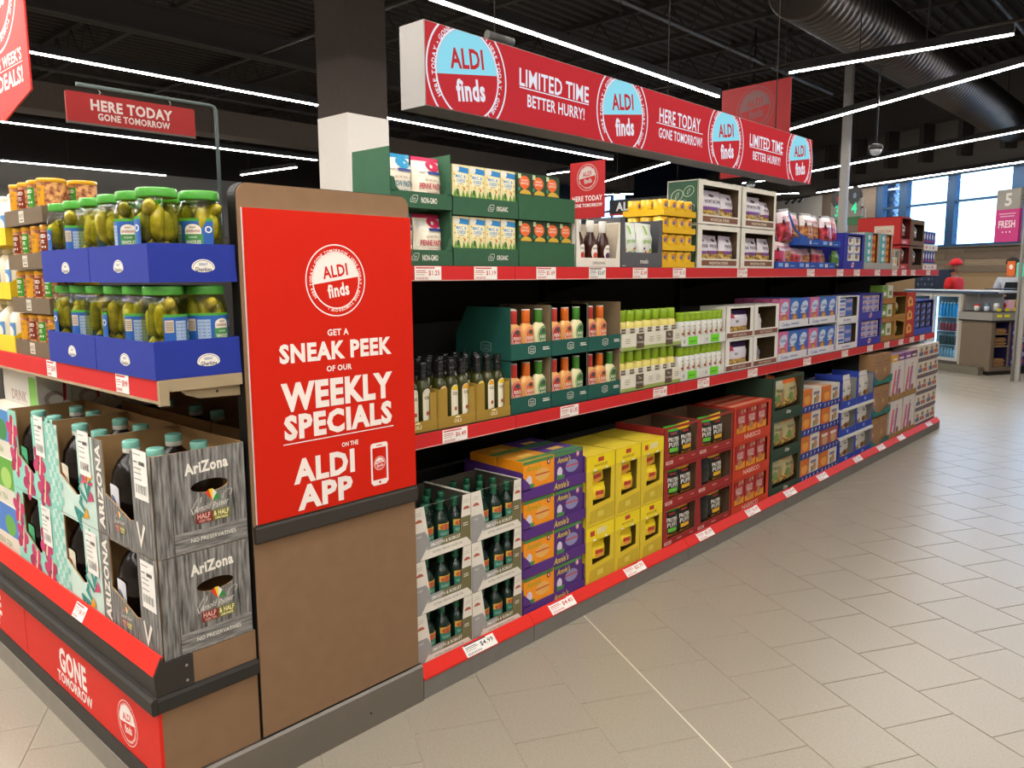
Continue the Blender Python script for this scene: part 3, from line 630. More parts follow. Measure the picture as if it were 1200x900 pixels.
# frozen-style berry pouches in blue trays
BL = M('1F4FA8', 'c'); PK = M('C8324A', 'f'); BY = noise_mat('berries', '8E1220', 'D84A5A', 30, .3, thr=(.4, .6))
def bluetxt(w):
    def a(g): g.text('BIG', w*.5, .022, .022, OFFW, bold=.05); g.rect(w*.12, .012, w*.32, .034, M('7EA4E0')); g.rect(w*.66, .014, w*.88, .02, M('7EA4E0'))
    return a
def bpouch(c, fill, seed, w=.19, h=.17):
    def a(g): g.rect(w*.1, h*.12, w*.45, h*.26, M('6A2028'), 3, 1); g.text('FRUIT BITES', w*.5, h*.72, h*.09, M('A02030'), w=w*.62); g.ell(w*.2, h*.6, w*.07, h*.08, M('4A1820'), 10)
    return Spec('fruit_pouch', pouch_g(w, .06, h, M(c, 'f'), ((0, .55, fill), (.9, 1, M('2E2226', 'f'))), a, seed))
BP = [bpouch('E8D8DC', BY, 21), bpouch('E0CCD0', M('C02A50', 'f'), 22), bpouch('D8B8C4', NUTS, 23)]
for k, (y, w_) in enumerate(((3.075, .325), (3.403, .335), (3.741, .335))):
    put(Spec('carton_tray').part('carton_wall', tray_g(w_, .24, .043, [(.003, .043), (.237, .06)], BL, art=bluetxt(w_))), FT, y, 0, ZT+.001, '%s low blue tray of fruit pouches at shelf level' % POS[3][k], 'tray', 'lower blue fruit trays')
for k, (y, dy, sp, h) in enumerate(((3.085, .01, 1, 1), (3.27, .05, 2, 1), (3.43, .03, 0, 0), (3.62, .05, 2, 0), (3.78, .03, 0, 0), (3.92, .06, 2, 0))):
    put(BP[sp] if h else Spec('fruit_pouch', pouch_g(.15, .06, .125, M('C8A0A8', 'f'), ((0, .7, (BY, NUTS)[k % 2]),), None, 30+k)), FT, y, dy, ZT+.007, 'fruit pouch in the low blue trays, %s from the left' % ('first', 'second', 'third', 'fourth', 'fifth', 'sixth')[k], 'pouch', 'fruit pouches', ry=(.05, -.08, .04, -.05, .06, -.04)[k], rx=-.05)
for k, (y, w_) in enumerate(((3.42, .36), (3.785, .37))):
    g = tray_g(w_, .24, .04, [(.003, .05), (.237, .06)], BL, art=bluetxt(w_))
    if k == 0:
        pts = [(0, 0), (0, .055), (-.09, .09), (-.16, .15), (-.2, .2), (-.19, .205), (-.14, .16), (-.07, .1), (.0, .075), (.08, .06), (.16, .045), (.16, .0)]
        g.prism([(x, z) for x, z in pts], -.004, -.0005, BL, axis='y')
    put(Spec('carton_tray').part('carton_wall', g), FT, y, 0, ZT+.155, '%s raised blue tray with swooping edge and fruit pouches' % POS[2][k], 'tray', 'raised blue fruit trays')
for k in range(6):
    put(bpouch(('E8D8DC', 'D8A8B8', 'E6DCDC', 'E0C8D0', 'E8DCE0', 'D0707C')[k], (BY, NUTS, NUTS, NUTS, BY, BY)[k], 40+k, .19, .205), FT, 3.19+k*.172, .012+(k % 2)*.03, ZT+.163, 'fruit pouch in the raised blue trays, %s of six' % POS[6][k], 'pouch', 'fruit pouches', ry=(-.12, .03, -.03, .03, -.04, .05)[k], rx=-.08)
put(Spec('seed_pouch', pouch_g(.11, .05, .13, M('4E7A2E', 'f'), ((0, .25, M('2E5A22', 'f')),), lambda g: g.text('SEEDS', .055, .03, .014, OFFW), 50)), FT, 4.085, .01, ZT+.001, 'green pouch between the blue fruit trays and blue cookie case', 'pouch')
# blue cookie display, teal and orange displays
BV = M('2A2FA0', 'c')
def packs(g, x0, z0, nx, nz, w_, h_, gx, gz, base, fills):
    for j in range(nz):
        for i in range(nx):
            x, z = x0+i*gx, z0+j*gz; g.rect(x, z, x+w_, z+h_, base); g.ell(x+w_*.45, z+h_*.45, w_*.3, h_*.3, fills[(i+j) % len(fills)], 10); g.rect(x+w_*.1, z+h_*.75, x+w_*.8, z+h_*.92, M('5A6AC8'))
def ds_case(w, h, hole, inner, fr, d=.2): return Spec('display_carton').part('carton_wall', case_g(w, d, h, fr, hole, inner=inner))
def pack(w, d, h, art, col=OFFW, nm='snack_pack'): return Spec(nm, box_g(w, d, h, col, art))
c1 = ds_case(.43, .262, rh(.085, .06, .385, .25), M('1C2070', 'c'), BV)
c1.part('printed_crest', (lambda g: (g.front(), g.ell(.2, .03, .03, .018, OFFW, 14, rot=20), g.ell(.2, .03, .022, .011, M('C83A4A'), 12, rot=20), g)[-1])(G()))
put(c1, FT, 4.225, 0, ZT+.001, 'deep blue display case with six small white cookie packs', 'carton')
def a(g): g.ell(.06, .03, .03, .018, M('8A6A4A'), 10); g.rect(.02, .045, .12, .054, M('4A5AC0'))
cp = pack(.13, .1, .057, a)
for j in range(3):
    for i in range(2): put(cp, FT, 4.225+.1+i*.145, .012, ZT+.062+j*.0605, 'white cookie pack at %s %s of the deep blue case' % (('bottom', 'middle', 'top')[j], ('left', 'right')[i]), 'cookie pack', 'cookie packs')
TEAL, ORG = M('3AA6A8'), M('C85A24')
for q in range(2):
    y0 = 4.665+q*.335
    def a(g): g.rect(.02, .05, .15, .275, TEAL); [g.ell(.1, .08+k*.055, .03, .02, OFFW, 10) for k in range(4)]
    cs = Spec('display_carton').part('carton_wall', case_g(.33, .2, .285, M('A9AAA6', 'c'), rh(.165, .05, .3, .278), inner=M('8A4A22', 'c'), art=a))
    put(cs, FT, y0, 0, ZT+.001, 'grey display case with teal panel and orange bars, %s of two' % POS[2][q], 'carton', 'grey and teal bar cases')
    for j in range(4):
        put(Spec('bar_box', box_g(.118, .15, .053, ORG, lambda g: (g.ell(.09, .028, .02, .018, M('E8B02A'), 10), g.text('BAR', .035, .028, .018, OFFW)))), FT, y0+.173, .014, ZT+.052+j*.0555, 'orange bar box, %s of four in the %s teal-panelled case' % (TIER[4][j], POS[2][q]), 'bar box', 'orange bar boxes')
cs = Spec('display_carton').part('carton_wall', case_g(.2, .2, .17, M('BDB8AA', 'c'), rh(.02, .03, .18, .16), inner=KRAFT, top=False))
put(cs, FT, 5.34, 0, ZT+.001, 'small pale carton of orange and white sachets right of the teal cases', 'carton')
for k in range(2): put(pack(.072, .08, .125, lambda g: (g.rect(.005, .07, .067, .12, M(('E0702A', '3A8A9A')[k])), g.ell(.036, .035, .022, .02, M('E8B04A'), 10)), nm='sachet_box'), FT, 5.34+.023+k*.078, .01, ZT+.032, '%s sachet box in the small pale carton' % POS[2][k], 'sachet box', 'sachet boxes')
# red and brown coffee cases
RC, BC = M('A8231F', 'c'), M('6E5440', 'c')
def coffee_bag(seed):
    return Spec('cocoa_bag', pouch_g(.13, .07, .15, M('4A2E22', 'f'), ((.2, .5, M('8E6A50', 'f')),), lambda g: (g.ell(.065, .09, .04, .03, M('E8DCC8'), 12), g.rect(.03, .03, .1, .045, M('B02420'))), seed))
for i in range(2):
    z = ZT+.001+i*.212; d = (.2, .36)[i]; h = (.205, .235)[i]; q = ('lower', 'upper')[i]
    def a(g): g.rect(.01, .006, .2, .04, M('C82A22')); g.text('COCOA', .1, .022, .018, OFFW)
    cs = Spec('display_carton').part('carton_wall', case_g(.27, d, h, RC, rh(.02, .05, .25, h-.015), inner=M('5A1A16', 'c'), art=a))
    if i: cs.part('printed_label', (lambda g: (g.left(-.0002), g.rect(-.22, .07, -.06, .16, M('B8AC9A')), g.text('COCOA', -.14, .115, .022, M('8A2A20')), g)[-1])(G()))
    put(cs, FT, 5.545, 0, z, '%s bright red cocoa case near the far end of the top shelf' % q, 'carton', 'red cocoa cases')
    put(coffee_bag(60+i), FT, 5.61, .02, z+.052, 'brown bag inside the %s bright red case' % q, 'bag', 'cocoa bags')
    cs = Spec('display_carton').part('carton_wall', case_g(.40, .2, (.205, .225)[i], BC, rh(.08, .04, .36, .185), inner=M('3A2A20', 'c')))
    put(cs, FT, 5.822, 0, z, '%s brown case beside the red cocoa cases' % q, 'carton', 'brown cocoa cases')
    put(coffee_bag(62+i), FT, 5.95, .02, z+.044, 'pale-topped bag inside the %s brown case' % q, 'bag', 'cocoa bags')
# blue cans, last on the top shelf
CB = M('2A50A8', 'g')
s = Spec('drink_can'); g = G(); g.lathe([(.03, 0), (.034, .004), (.034, .11), (.03, .118), (.03, .12)], None, 12, mats=[M('C8C8CC', 'm'), CB, M('C8C8CC', 'm'), M('C8C8CC', 'm')]); s.part('can', g)
g = G(); g.cyl(.0342); g.ell(0, .07, .02, .03, M('D8DCEC'), 12); g.rect(-.02, .02, .02, .035, M('C8303A'), 4, 1); s.part('label', g)
def a(g): g.ell(.07, .025, .03, .014, M('C8606A'), 10); g.ell(.3, .025, .03, .014, M('C8606A'), 10); g.rect(.15, .015, .22, .03, M('B0B4C0'))
tr = Spec('can_tray').part('carton_wall', tray_g(.44, .2, .05, [(.003, .05), (.197, .05)], M('E2DEDA', 'c'), art=a))
for i in range(2):
    z = ZT+.001+i*.178; q = ('lower', 'upper')[i]
    put(tr, FT, 6.25, 0, z, '%s white tray of blue cans at the shelf end' % q, 'tray', 'white can trays')
    for k in range(5): put(s, FT, 6.25+.05+k*.085, .045, z+.056, 'blue drink can, %s of five in the %s white can tray' % (POS[5][k], q), 'can', 'blue drink cans')
for y, lb, p in ((.084, 'pasta trays', '1.25'), (.377, 'organic macaroni trays', '1.19'), (.737, 'plain green trays', '1.69'), (1.095, 'barbecue sauce carton', '2.67'), (1.441, 'dark grey pouch carton', '2.69'), (1.804, 'yellow tins', '1.15'), (2.51, 'white wonton strip cases', '1.99'),
                 (3.515, 'middle blue fruit tray', '3.49'), (4.05, 'green seed pouch', '2.29'), (4.395, 'deep blue cookie case', '1.99'), (4.86, 'teal-panelled cases', '2.49'), (5.29, 'small pale sachet carton', '1.89'), (5.55, 'red cocoa cases', '3.29'), (5.81, 'brown cocoa cases', '3.99'), (6.28, 'white can trays', '3.49')):
    price_tag(AISLE(-.098), y, -.0003, 1.4865, .125, .05, 0, p, 'white price tag on the top rail under the '+lb, dark=(p == '2.67'))
# ============================================================ MIDDLE SHELF  z = .94
ZM = .9385
# avocado oil
OC = M('A0812E', 'c'); OG = M('3A3A14', 'g'); CAPB = M('1C1C1C', 'g')
s_oil = []
for c in ('E8C820', 'DDA020', 'D9D4C4'):
    s = Spec('oil_bottle'); s.part('bottle', bottle_g([(.026, 0), (.028, .004), (.028, .15), (.024, .17), (.012, .185)], [OG]*4, 12))
    g = G(); g.lathe([(.014, .18), (.016, .185), (.0165, .2), (.0145, .203), (.0165, .206), (.0165, .216), (.0145, .219), (.0165, .222), (.0165, .245), (.015, .247)], CAPB, 12); s.part('cap', g)
    g = G(); g.cyl(.0285); g.rect(-.019, .012, .019, .13, M('E4DEC6'), 4, 1); g.ell(0, .13, .019, .022, M('E4DEC6'), 12, 0, 180); g.ell(0, .131, .017, .018, M(c), 12, 0, 180)
    g.text('OIL', 0, .118, .012, M('5A4A20'), w=.026); g.ell(0, .06, .007, .008, M('B04A3A'), 10); g.ell(.004, .03, .008, .008, M('6A8A3A'), 10); s.part('label', g); s_oil.append(s)
def a(g): g.text('OILS', .1, .02, .013, M('E8DCB0'), bold=.03); g.ell(.1, .031, .014, .007, M('E8DCB0'), 12, 0, 180)
oc = Spec('oil_carton'); g = tray_g(.196, .27, .04, [(.003, .15), (.267, .15)], OC, hb=.15, art=a)
g.box(.004, .048, .0002, .0038, .04, .147, OC); g.box(.162, .192, .0002, .0038, .04, .14, OC); oc.part('carton_wall', g)
NM3 = ['nearest the poster', 'in the middle', 'beside the dressings']
for c_ in range(3):
    put(oc, FT, .003+c_*.2, 0, ZM+.001, 'mustard brown carton of oil bottles, '+NM3[c_], 'carton', 'mustard oil cartons')
    for r in range(4):
        for k in range(3):
            put(s_oil[(k+c_) % 2 if c_ else 2], FT, .003+c_*.2+.04+k*.058, .036+r*.062, ZM+.0055, 'black-capped oil bottle, %s in the %s row of the oil carton %s' % (POS[3][k], ('front', 'second', 'third', 'back')[r], NM3[c_]), 'bottle', 'cooking oil bottles')
# dressings
TL = M('0F5247', 'c')
def hexlogo(g, x, z, s_, m, c):
    P = [(-1, -.5), (0, -.75), (1, -.5), (1, .6), (0, .8), (-1, .6)]
    g.pol([(x+p*s_, z+q*s_) for p, q in P], m); g.pol([(x+p*s_*.88, z+q*s_*.88) for p, q in P], c); g.text('TUSCAN', x, z+s_*.2, s_*.3, m, w=s_*1.3, bold=.01); g.text('GARDEN', x, z-s_*.25, s_*.3, m, w=s_*1.3, bold=.01)
def a(g): hexlogo(g, .13, .035, .022, OFFW, TL); g.rect(.2, .04, .24, .044, OFFW); g.rect(.2, .032, .245, .036, OFFW)
dt = Spec('dressing_carton'); dt.part('carton_wall', (lambda g: (g.box(.252, .2555, .004, .3, .004, .218, M('7D6A4E', 'c')), g.left(-.0001), hexlogo(g, -.14, .05, .03, M('7FA79A'), TL), g)[-1])(tray_g(.256, .32, .066, [(.003, .066), (.004, .216), (.25, .216), (.317, .10)], TL, hb=.1, art=a, inner=M('7D6A4E', 'c'))))
def dress(liq, lab, txt):
    s = Spec('dressing_bottle'); s.part('bottle', bottle_g([(.030, 0), (.038, .008), (.0398, .105), (.034, .128), (.018, .142), (.0155, .15)], [M(liq, 'g')]*5, 14, .72))
    s.part('cap', bottle_g([(.017, .14), (.0185, .143), (.0185, .195), (.017, .198)], [M(lab, 'g'), M(lab, 'g'), M('E8E4D8', 'g')], 12))
    g = G(); g.cyl(.0402, sq=.74); g.ell(0, .085, .032, .042, M(lab), 22); g.ell(0, .085, .029, .038, M('F0E8D8'), 20); g.ell(0, .086, .027, .035, M(lab), 20); g.text(txt, 0, .082, .014, OFFW, w=.042); g.text('BUTTER' if txt == 'RANCH' else txt, 0, .065, .010, OFFW, w=.03); g.ell(0, .105, .012, .009, M('3A4A4A'), 10); s.part('label', g)
    return s
DR = [dress('E0A868', 'B8302A', 'FRENCH'), dress('E0A45A', 'D2651E', 'ISLAND'), dress('E2DCAE', '3E7A2A', 'RANCH')]
COLN = ['red-capped', 'orange-capped', 'green-capped']
for c_ in range(3):
    y = .604+c_*.2605
    for i in range(2):
        z = ZM+.001+i*.2205; q = '%s %s' % (TIER[2][i], POS[3][c_])
        put(dt, FT, y, 0, z, 'teal carton of salad dressings, the %s one of six' % q, 'carton', 'teal dressing cartons')
        for k in range(3):
            if c_ == 2 and i == 1 and k == 2: continue
            put(DR[k], FT, y+.05+k*.081, .036, z+.0055, '%s dressing bottle in the %s teal carton' % (COLN[k], q), 'bottle', 'salad dressing bottles', rz=.05*(k-1))
for k in range(2): put(DR[k], FT, .604+.055+k*.078, .12, ZM+.227, '%s dressing bottle in the second row, upper left teal carton' % COLN[k], 'bottle', 'salad dressing bottles')
# green capped squeeze bottles
LG, PY = M('8DB020', 'g'), M('E0D070', 'g')
s = Spec('dressing_bottle'); g = G(); g.lathe([(.030, 0), (.034, .005), (.036, .10), (.034, .125), (.024, .135)], None, 14, mats=[M('E4E0D0')]+[M('E4E0D0'), PY, PY], sq=.8); s.part('bottle', g)
s.part('cap', bottle_g([(.022, .132), (.0255, .135), (.0245, .185), (.022, .188)], [LG]*3, 12))
g = G(); g.cyl(.0362, sq=.8); g.rect(-.02, .075, .022, .098, M('5E4A34'), 4, 1); g.text('DRESSING', 0, .087, .007, OFFW, w=.036); s.part('label', g)
def a(g):
    g.rect(0, 0, .55, .018, M('9AAE5A'))
    for x in (.16, .43): g.rect(x-.035, .006, x+.035, .078, M('5A4A38')); g.text('The', x, .06, .014, OFFW, bold=.0); g.text('Dressing', x, .038, .012, OFFW, w=.06, bold=0)
    for x in (.05, .26, .33, .51): g.rect(x-.022, .045, x+.022, .048, M('8A846A')); g.rect(x-.018, .055, x+.018, .058, M('8A846A')); g.rect(x-.02, .035, x+.015, .038, M('8A846A'))
tr = Spec('bottle_tray').part('carton_wall', tray_g(.55, .1, .082, [(.003, .082), (.097, .082)], M('E0DCCC', 'c'), art=a))
for i in range(2):
    z = ZM+.001+i*.2; q = TIER[2][i]; put(tr, FT, 1.39, 0, z, '%s white tray with olive stripe of lime-capped dressings' % q, 'tray', 'olive-striped trays')
    for k in range(7): put(s, FT, 1.39+.043+k*.0768, .045, z+.006, 'lime-capped pale yellow bottle, %s of seven in the %s olive-striped tray' % (POS[7][k], q), 'bottle', 'lime-capped bottles')
# green lidded almond shakers
s = Spec('almond_drink'); g = G(); g.lathe([(.025, 0), (.0275, .003), (.0275, .115), (.022, .125)], M('DAD9D0', 'g'), 12); s.part('bottle', g)
s.part('cap', bottle_g([(.022, .124), (.0245, .126), (.0245, .15), (.0235, .152), (.0245, .154), (.0245, .172), (.022, .174)], [LG]*6, 12))
g = G(); g.cyl(.0278); g.ell(-.006, .06, .009, .007, M('9A4E22'), 8); g.ell(.008, .055, .008, .008, M('8A4420'), 8); g.ell(.002, .072, .005, .01, M('A85A2A'), 8); g.ell(.014, .08, .006, .012, M('2E5A4A'), 8); g.rect(-.016, .098, .016, .101, M('7A7A76'), 4, 1); s.part('label', g)
NEO = M('6FD81E')
def a(g): g.rect(.07, .004, .17, .048, NEO); g.rect(.085, .02, .15, .026, M('4AA010')); g.ell(.03, .025, .012, .012, M('B0B4AE'), 12)
tr = Spec('bottle_tray').part('carton_wall', tray_g(.243, .12, .05, [(.003, .05), (.117, .05)], M('DCDDD6', 'c'), art=a))
for c_ in range(2):
    for i in range(2):
        z = ZM+.001+i*.185; q = '%s %s' % (TIER[2][i], POS[2][c_]); put(tr, FT, 1.944+c_*.2455, 0, z, 'white tray with neon green tag, the %s of four' % q, 'tray', 'neon-tagged trays')
        for k in range(4): put(s, FT, 1.944+c_*.2455+.033+k*.0585, .034, z+.006, 'green-lidded white almond bottle, %s in the %s neon-tagged tray' % (POS[4][k], q), 'bottle', 'almond bottles')
# white window cases with nut bags
def a(g): g.rect(.01, .006, .34, .034, M('7A4A3A')); g.text('NUT SNACKS', .175, .02, .014, M('D8C8B0'), w=.17)
wc = Spec('display_carton').part('carton_wall', case_g(.352, .17, .19, M('E8E4DC', 'c'), rh(.05, .042, .305, .176), inner=M('4A3A20', 'c'), art=a))
def nb(w, h, c, seed): return Spec('nut_bag', pouch_g(w, .06, h, M(c, 'f'), ((0, .45, FOOD), (.8, 1, M('3A2450', 'f'))), lambda g: (g.rect(w*.12, h*.5, w*.55, h*.7, M('D8D8DC'), 4, 1), g.text('MIX', w*.33, h*.6, h*.1, M('5A4A6A')), g.rect(w*.05, h*.72, w*.25, h*.9, M('C02850'), 2, 2)), seed))
NBG = nb(.265, .155, 'D8D0DC', 70); NB2 = Spec('nut_bag', pouch_g(.13, .06, .12, M('E6E4E2', 'f'), ((0, .2, FOOD),), None, 71)); NB3 = Spec('nut_bag', pouch_g(.12, .06, .11, M('8A8494', 'f'), ((0, .3, FOOD),), None, 72))
for c_ in range(2):
    for i in range(2):
        z = ZM+.001+i*.1915; q = '%s %s' % (TIER[2][i], POS[2][c_]); y = 2.44+c_*.357
        put(wc, FT, y, 0, z, 'white window case with brown strip, the %s of four' % q, 'carton', 'white nut snack cases')
        if c_ == 0: put(NBG, FT, y+.06, .008, z+.006, 'nut mix bag filling the %s white window case' % q, 'snack bag', 'nut mix bags')
        else: put(NB2 if i else NB3, FT, y+.06, .03, z+.006, '%s bag slumped in the %s white window case' % (('dark', 'white')[i], q), 'snack bag', 'nut mix bags', ry=.12)
# pink and blue cookie boxes
PKC, BLC = M('CE6A9A'), M('2E6AB8')
def cb(c, top):
    def a(g):
        g.ell(.08, .13, .06, .035, M('C8D8EC'), 14, rot=15); g.text('Cookie', .08, .13, .022, M('24409A'), w=.09); g.ell(.085, .045, .045, .04, M('B06A30'), 14); g.ell(.085, .05, .03, .022, M('D89A50'), 12); g.rect(.02, .085, .1, .092, OFFW)
    return Spec('cookie_box', box_g(.157, .052, .185, c, a, topm=top))
CBX = [cb(PKC, PKC), cb(BLC, BLC), cb(M('3560C0'), BLC)]; CN = ['pink', 'light blue', 'deep blue']
def mk(w_):
    def a(g): g.text('Cookies', w_*.2, .025, .022, M('2E5AA8'), w=w_*.24); g.rect(w_*.36, .02, w_*.62, .03, M('7A94C0')); g.rect(w_*.93, .01, w_*.97, .05, M('2E4A9A'))
    return Spec('cookie_tray').part('carton_wall', tray_g(w_, .34, .052, [(.003, .052), (.337, .052)], M('DEDCE0', 'c'), art=a))
CT = mk(.497)
for c_ in range(2):
    for i in range(2):
        z = ZM+.001+i*.2145; q = '%s %s' % (TIER[2][i], POS[2][c_]); y = 3.163+c_*.5
        put(CT, FT, y, 0, z, 'white low tray of cookie boxes, the %s of four' % q, 'tray', 'white cookie trays')
        for k in range(3):
            for r in range(5 if (c_ == 0 and i == 1) else 1): put(CBX[k], FT, y+.008+k*.161, .008+r*.0645, z+.0055, '%s cookie box, %srow of the %s cookie tray' % (CN[k], ('front ', 'second ', 'third ', 'fourth ', 'fifth ')[r], q), 'cookie box', 'cookie boxes')
def a(g): g.text('Cookies', .2, .022, .018, M('2E5AA8'), w=.16)
wc2 = Spec('display_carton').part('carton_wall', case_g(.445, .17, .2, M('E4E2E4', 'c'), rh(.04, .045, .40, .19), inner=M('5A4630', 'c'), art=a))
for i in range(2):
    z = ZM+.001+i*.2015; put(wc2, FT, 4.166, 0, z, '%s white open case of blue and white wafer packs' % TIER[2][i], 'carton', 'white wafer cases')
    for k in range(2):
        put(pack(.14, .07, .13, lambda g: [g.rect(.01+.0, .01+j*.03, .13, .03+j*.03, (M('3E62B8'), M('B8A0C8'))[(j+k+i) % 2]) for j in range(4)], M(('D8DCE8', '4E7AC0')[k]), 'wafer_pack'), FT, 4.166+.05+k*.148, .012, z+.05, '%s wafer pack in the %s white open case' % (POS[2][k], TIER[2][i]), 'wafer pack', 'wafer packs')
for i in range(2):
    z = ZM+.001+i*.206
    def a(g): g.ell(.27, .03, .035, .018, OFFW, 14, rot=15); g.ell(.27, .03, .027, .012, M('C04A5A'), 12, rot=15)
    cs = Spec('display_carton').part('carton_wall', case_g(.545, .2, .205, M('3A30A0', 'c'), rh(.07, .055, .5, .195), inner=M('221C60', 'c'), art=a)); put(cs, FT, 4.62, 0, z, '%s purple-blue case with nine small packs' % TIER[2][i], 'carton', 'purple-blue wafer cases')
    cp2 = pack(.13, .1, .042, lambda g: (g.rect(.02, .006, .11, .02, M('5A5AC0')), g.ell(.07, .028, .025, .01, M('C87A6A'), 10)), M('B8B4D0'))
    for r in range(3):
        for k in range(3): put(cp2, FT, 4.62+.08+k*.139, .01, z+.0565+r*.0445, 'lilac wafer pack at %s %s of the %s purple-blue case' % (TIER[3][r], POS[3][k], TIER[2][i]), 'wafer pack', 'lilac wafer packs')
# brown snack trays with green and white packs
BK = M('A8702E', 'c')
gw = [pack(.13, .1, .105, lambda g: (g.rect(.03, .02, .1, .05, OFFW), g.rect(.03, .07, .1, .09, M('4E8A2A'))), M('7AA03A'), 'snack_box'), pack(.13, .1, .105, lambda g: (g.rect(.03, .02, .1, .06, M('6A8A4A')),), M('D8D8C4'), 'snack_box')]
for i in range(3):
    z = ZM+.001+i*.158; put(Spec('snack_tray').part('carton_wall', tray_g(.315, .2, .045, [(.003, .045), (.197, .08)], BK)), FT, 5.17, 0, z, '%s orange-brown tray of green and white snack boxes' % TIER[3][i], 'tray', 'orange-brown snack trays')
    for k in range(2): put(gw[k], FT, 5.17+.02+k*.142, .012, z+.0455, '%s snack box in the %s orange-brown tray' % (('green', 'white')[k], TIER[3][i]), 'snack box', 'green and white snack boxes')
for i in range(2):
    z = ZM+.001+i*.186
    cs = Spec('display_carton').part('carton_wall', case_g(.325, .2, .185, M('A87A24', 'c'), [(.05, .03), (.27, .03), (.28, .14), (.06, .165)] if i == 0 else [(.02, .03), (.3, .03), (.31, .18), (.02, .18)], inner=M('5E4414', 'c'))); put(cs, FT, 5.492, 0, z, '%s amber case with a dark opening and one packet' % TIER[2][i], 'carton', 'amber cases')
    put(Spec('noodle_packet', pouch_g(.15, .05, .09, M('C8B890', 'f'), ((0, .3, M('6A9A3A', 'f')),), None, 80)), FT, 5.56, .03, z+.034, 'cream packet inside the %s amber case' % TIER[2][i], 'packet', 'cream packets', ry=.3)
def a(g): [g.pol([(.04, .03+k*.12), (.19, .04+k*.12), (.17, .1+k*.12), (.09, .125+k*.12), (.03, .09+k*.12)], M('E8A03A')) or g.ell(.11, .075+k*.12, .03, .022, M('8A1A14'), 8) for k in range(3)]
put(Spec('snack_carton', box_g(.255, .25, .40, M('B8301E', 'c'), a, topm=M('8A2A1A'))), FT, 5.824, 0, ZM+.001, 'tall red carton with three orange marks, near the shelf end', 'carton')
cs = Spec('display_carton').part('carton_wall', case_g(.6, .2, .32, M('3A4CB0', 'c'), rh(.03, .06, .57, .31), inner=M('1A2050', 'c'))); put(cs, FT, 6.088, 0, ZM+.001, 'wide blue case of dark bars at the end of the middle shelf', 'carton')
dk = pack(.15, .12, .056, lambda g: (g.rect(.02, .01, .12, .03, M('5A6AC8')), g.ell(.1, .035, .02, .014, M('B0A8C8'), 8)), M('1E2454'), 'bar_pack')
for k in range(3):
    for r in range(4): put(dk, FT, 6.088+.045+k*.18, .01, ZM+.064+r*.0585, 'dark bar pack, %s column %s row of the wide blue case' % (POS[3][k], TIER[4][r]), 'bar pack', 'dark bar packs')
for y, lb, p in ((.202, 'mustard oil cartons', '6.49'), (.896, 'teal dressing cartons', '1.35'), (1.641, 'olive-striped trays', '1.85'), (2.087, 'neon-tagged trays', '2.95'), (2.69, 'white nut snack cases', '3.29'), (3.52, 'left cookie tray', '2.29'), (4.23, 'white wafer cases', '2.49'), (4.785, 'purple-blue cases', '2.99'), (5.2, 'orange-brown snack trays', '2.19'), (5.58, 'amber cases', '1.29'), (5.9, 'tall red carton', '1.79'), (6.217, 'wide blue case', '1.89')):
    price_tag(AISLE(-.098), y, -.0003, .8865, .128, .05, 0, p, 'white price tag on the middle rail under the '+lb)
# ============================================================ BASE DECK  z = .094
FB = AISLE(-.042); ZB = .0945
# olive oil in pale cartons
OB = M('10241C', 'g'); GC = M('1E5A40', 'g')
s = Spec('olive_oil_bottle'); s.part('bottle', bottle_g([(.030, 0), (.033, .004), (.033, .107), (.024, .128), (.012, .144), (.011, .155)], [OB]*5, 14))
g = G(); g.lathe([(.0125, .148), (.014, .15), (.014, .158), (.012, .16), (.014, .162), (.014, .185), (.012, .187)], GC, 12); s.part('cap', g)
g = G(); g.cyl(.0333); g.rect(-.03, .03, .03, .082, M('2A7A68'), 6, 1); g.rect(-.03, .082, .03, .104, M('D0A840'), 6, 1); g.ell(0, .09, .024, .011, M('B4522A'), 12); g.text('OLIVE OIL', 0, .066, .010, M('9AC0A8'), w=.046); s.part('label', g)
OLV = M('6E6844', 'c'); GRY = M('9A9896', 'c'); OW = M('E2DCD0', 'c')
def olive(top):
    def a(g):
        g.pol([(0, .004), (.07, .004), (.07, .085), (.055, .12), (0, .11)], GRY) if False else None
        g.pol([(0, .0), (.03, 0), (.075, .058), (.055, .105), (0, .105)], GRY); g.pol([(.075, .058), (.075, .07), (.06, .1), (.055, .09)], GRY)
        g.pol([(.03, 0), (.283, 0), (.283, .012), (.262, .034), (.06, .034)], OW)
        g.pol([(.06, .034), (.262, .034), (.283, .012), (.283, .115), (.235, .115), (.23, .062), (.075, .062)], OLV)
        g.pol([(.06, .034), (.13, .034), (.14, .062), (.075, .062)], GRY)
        g.text('SMOOTH & ROBUST', .155, .048, .013, OFFW, w=.15, bold=.02); g.text('EXTRA VIRGIN OLIVE OIL', .165, .02, .009, M('6A665C'), w=.15, bold=.0)
        for x in (.026, .262): g.ell(x, .142, .017, .012, M('A8563A'), 14, 0, 180); g.rect(x-.017, .168, x+.012, .17, M('B0AA9C')); g.rect(x-.012, .176, x+.012, .178, M('B0AA9C'))
        g.rect(.243, .08, .268, .083, OW); g.rect(.243, .088, .268, .091, OW); g.text('ROBUST', .026, .09, .007, OFFW, w=.024, bold=0)
    h = .198; sp = Spec('olive_oil_carton')
    sp.part('carton_wall', case_g(.285, .26, h, OW, [(.075, .062), (.23, .062), (.243, h-.004), (.052, h-.004)] if not top else [(.075, .062), (.23, .062), (.243, h-.0002), (.052, h-.0002)], inner=M('4A443A', 'c'), top=False, art=a)); return sp
oo = olive(True)
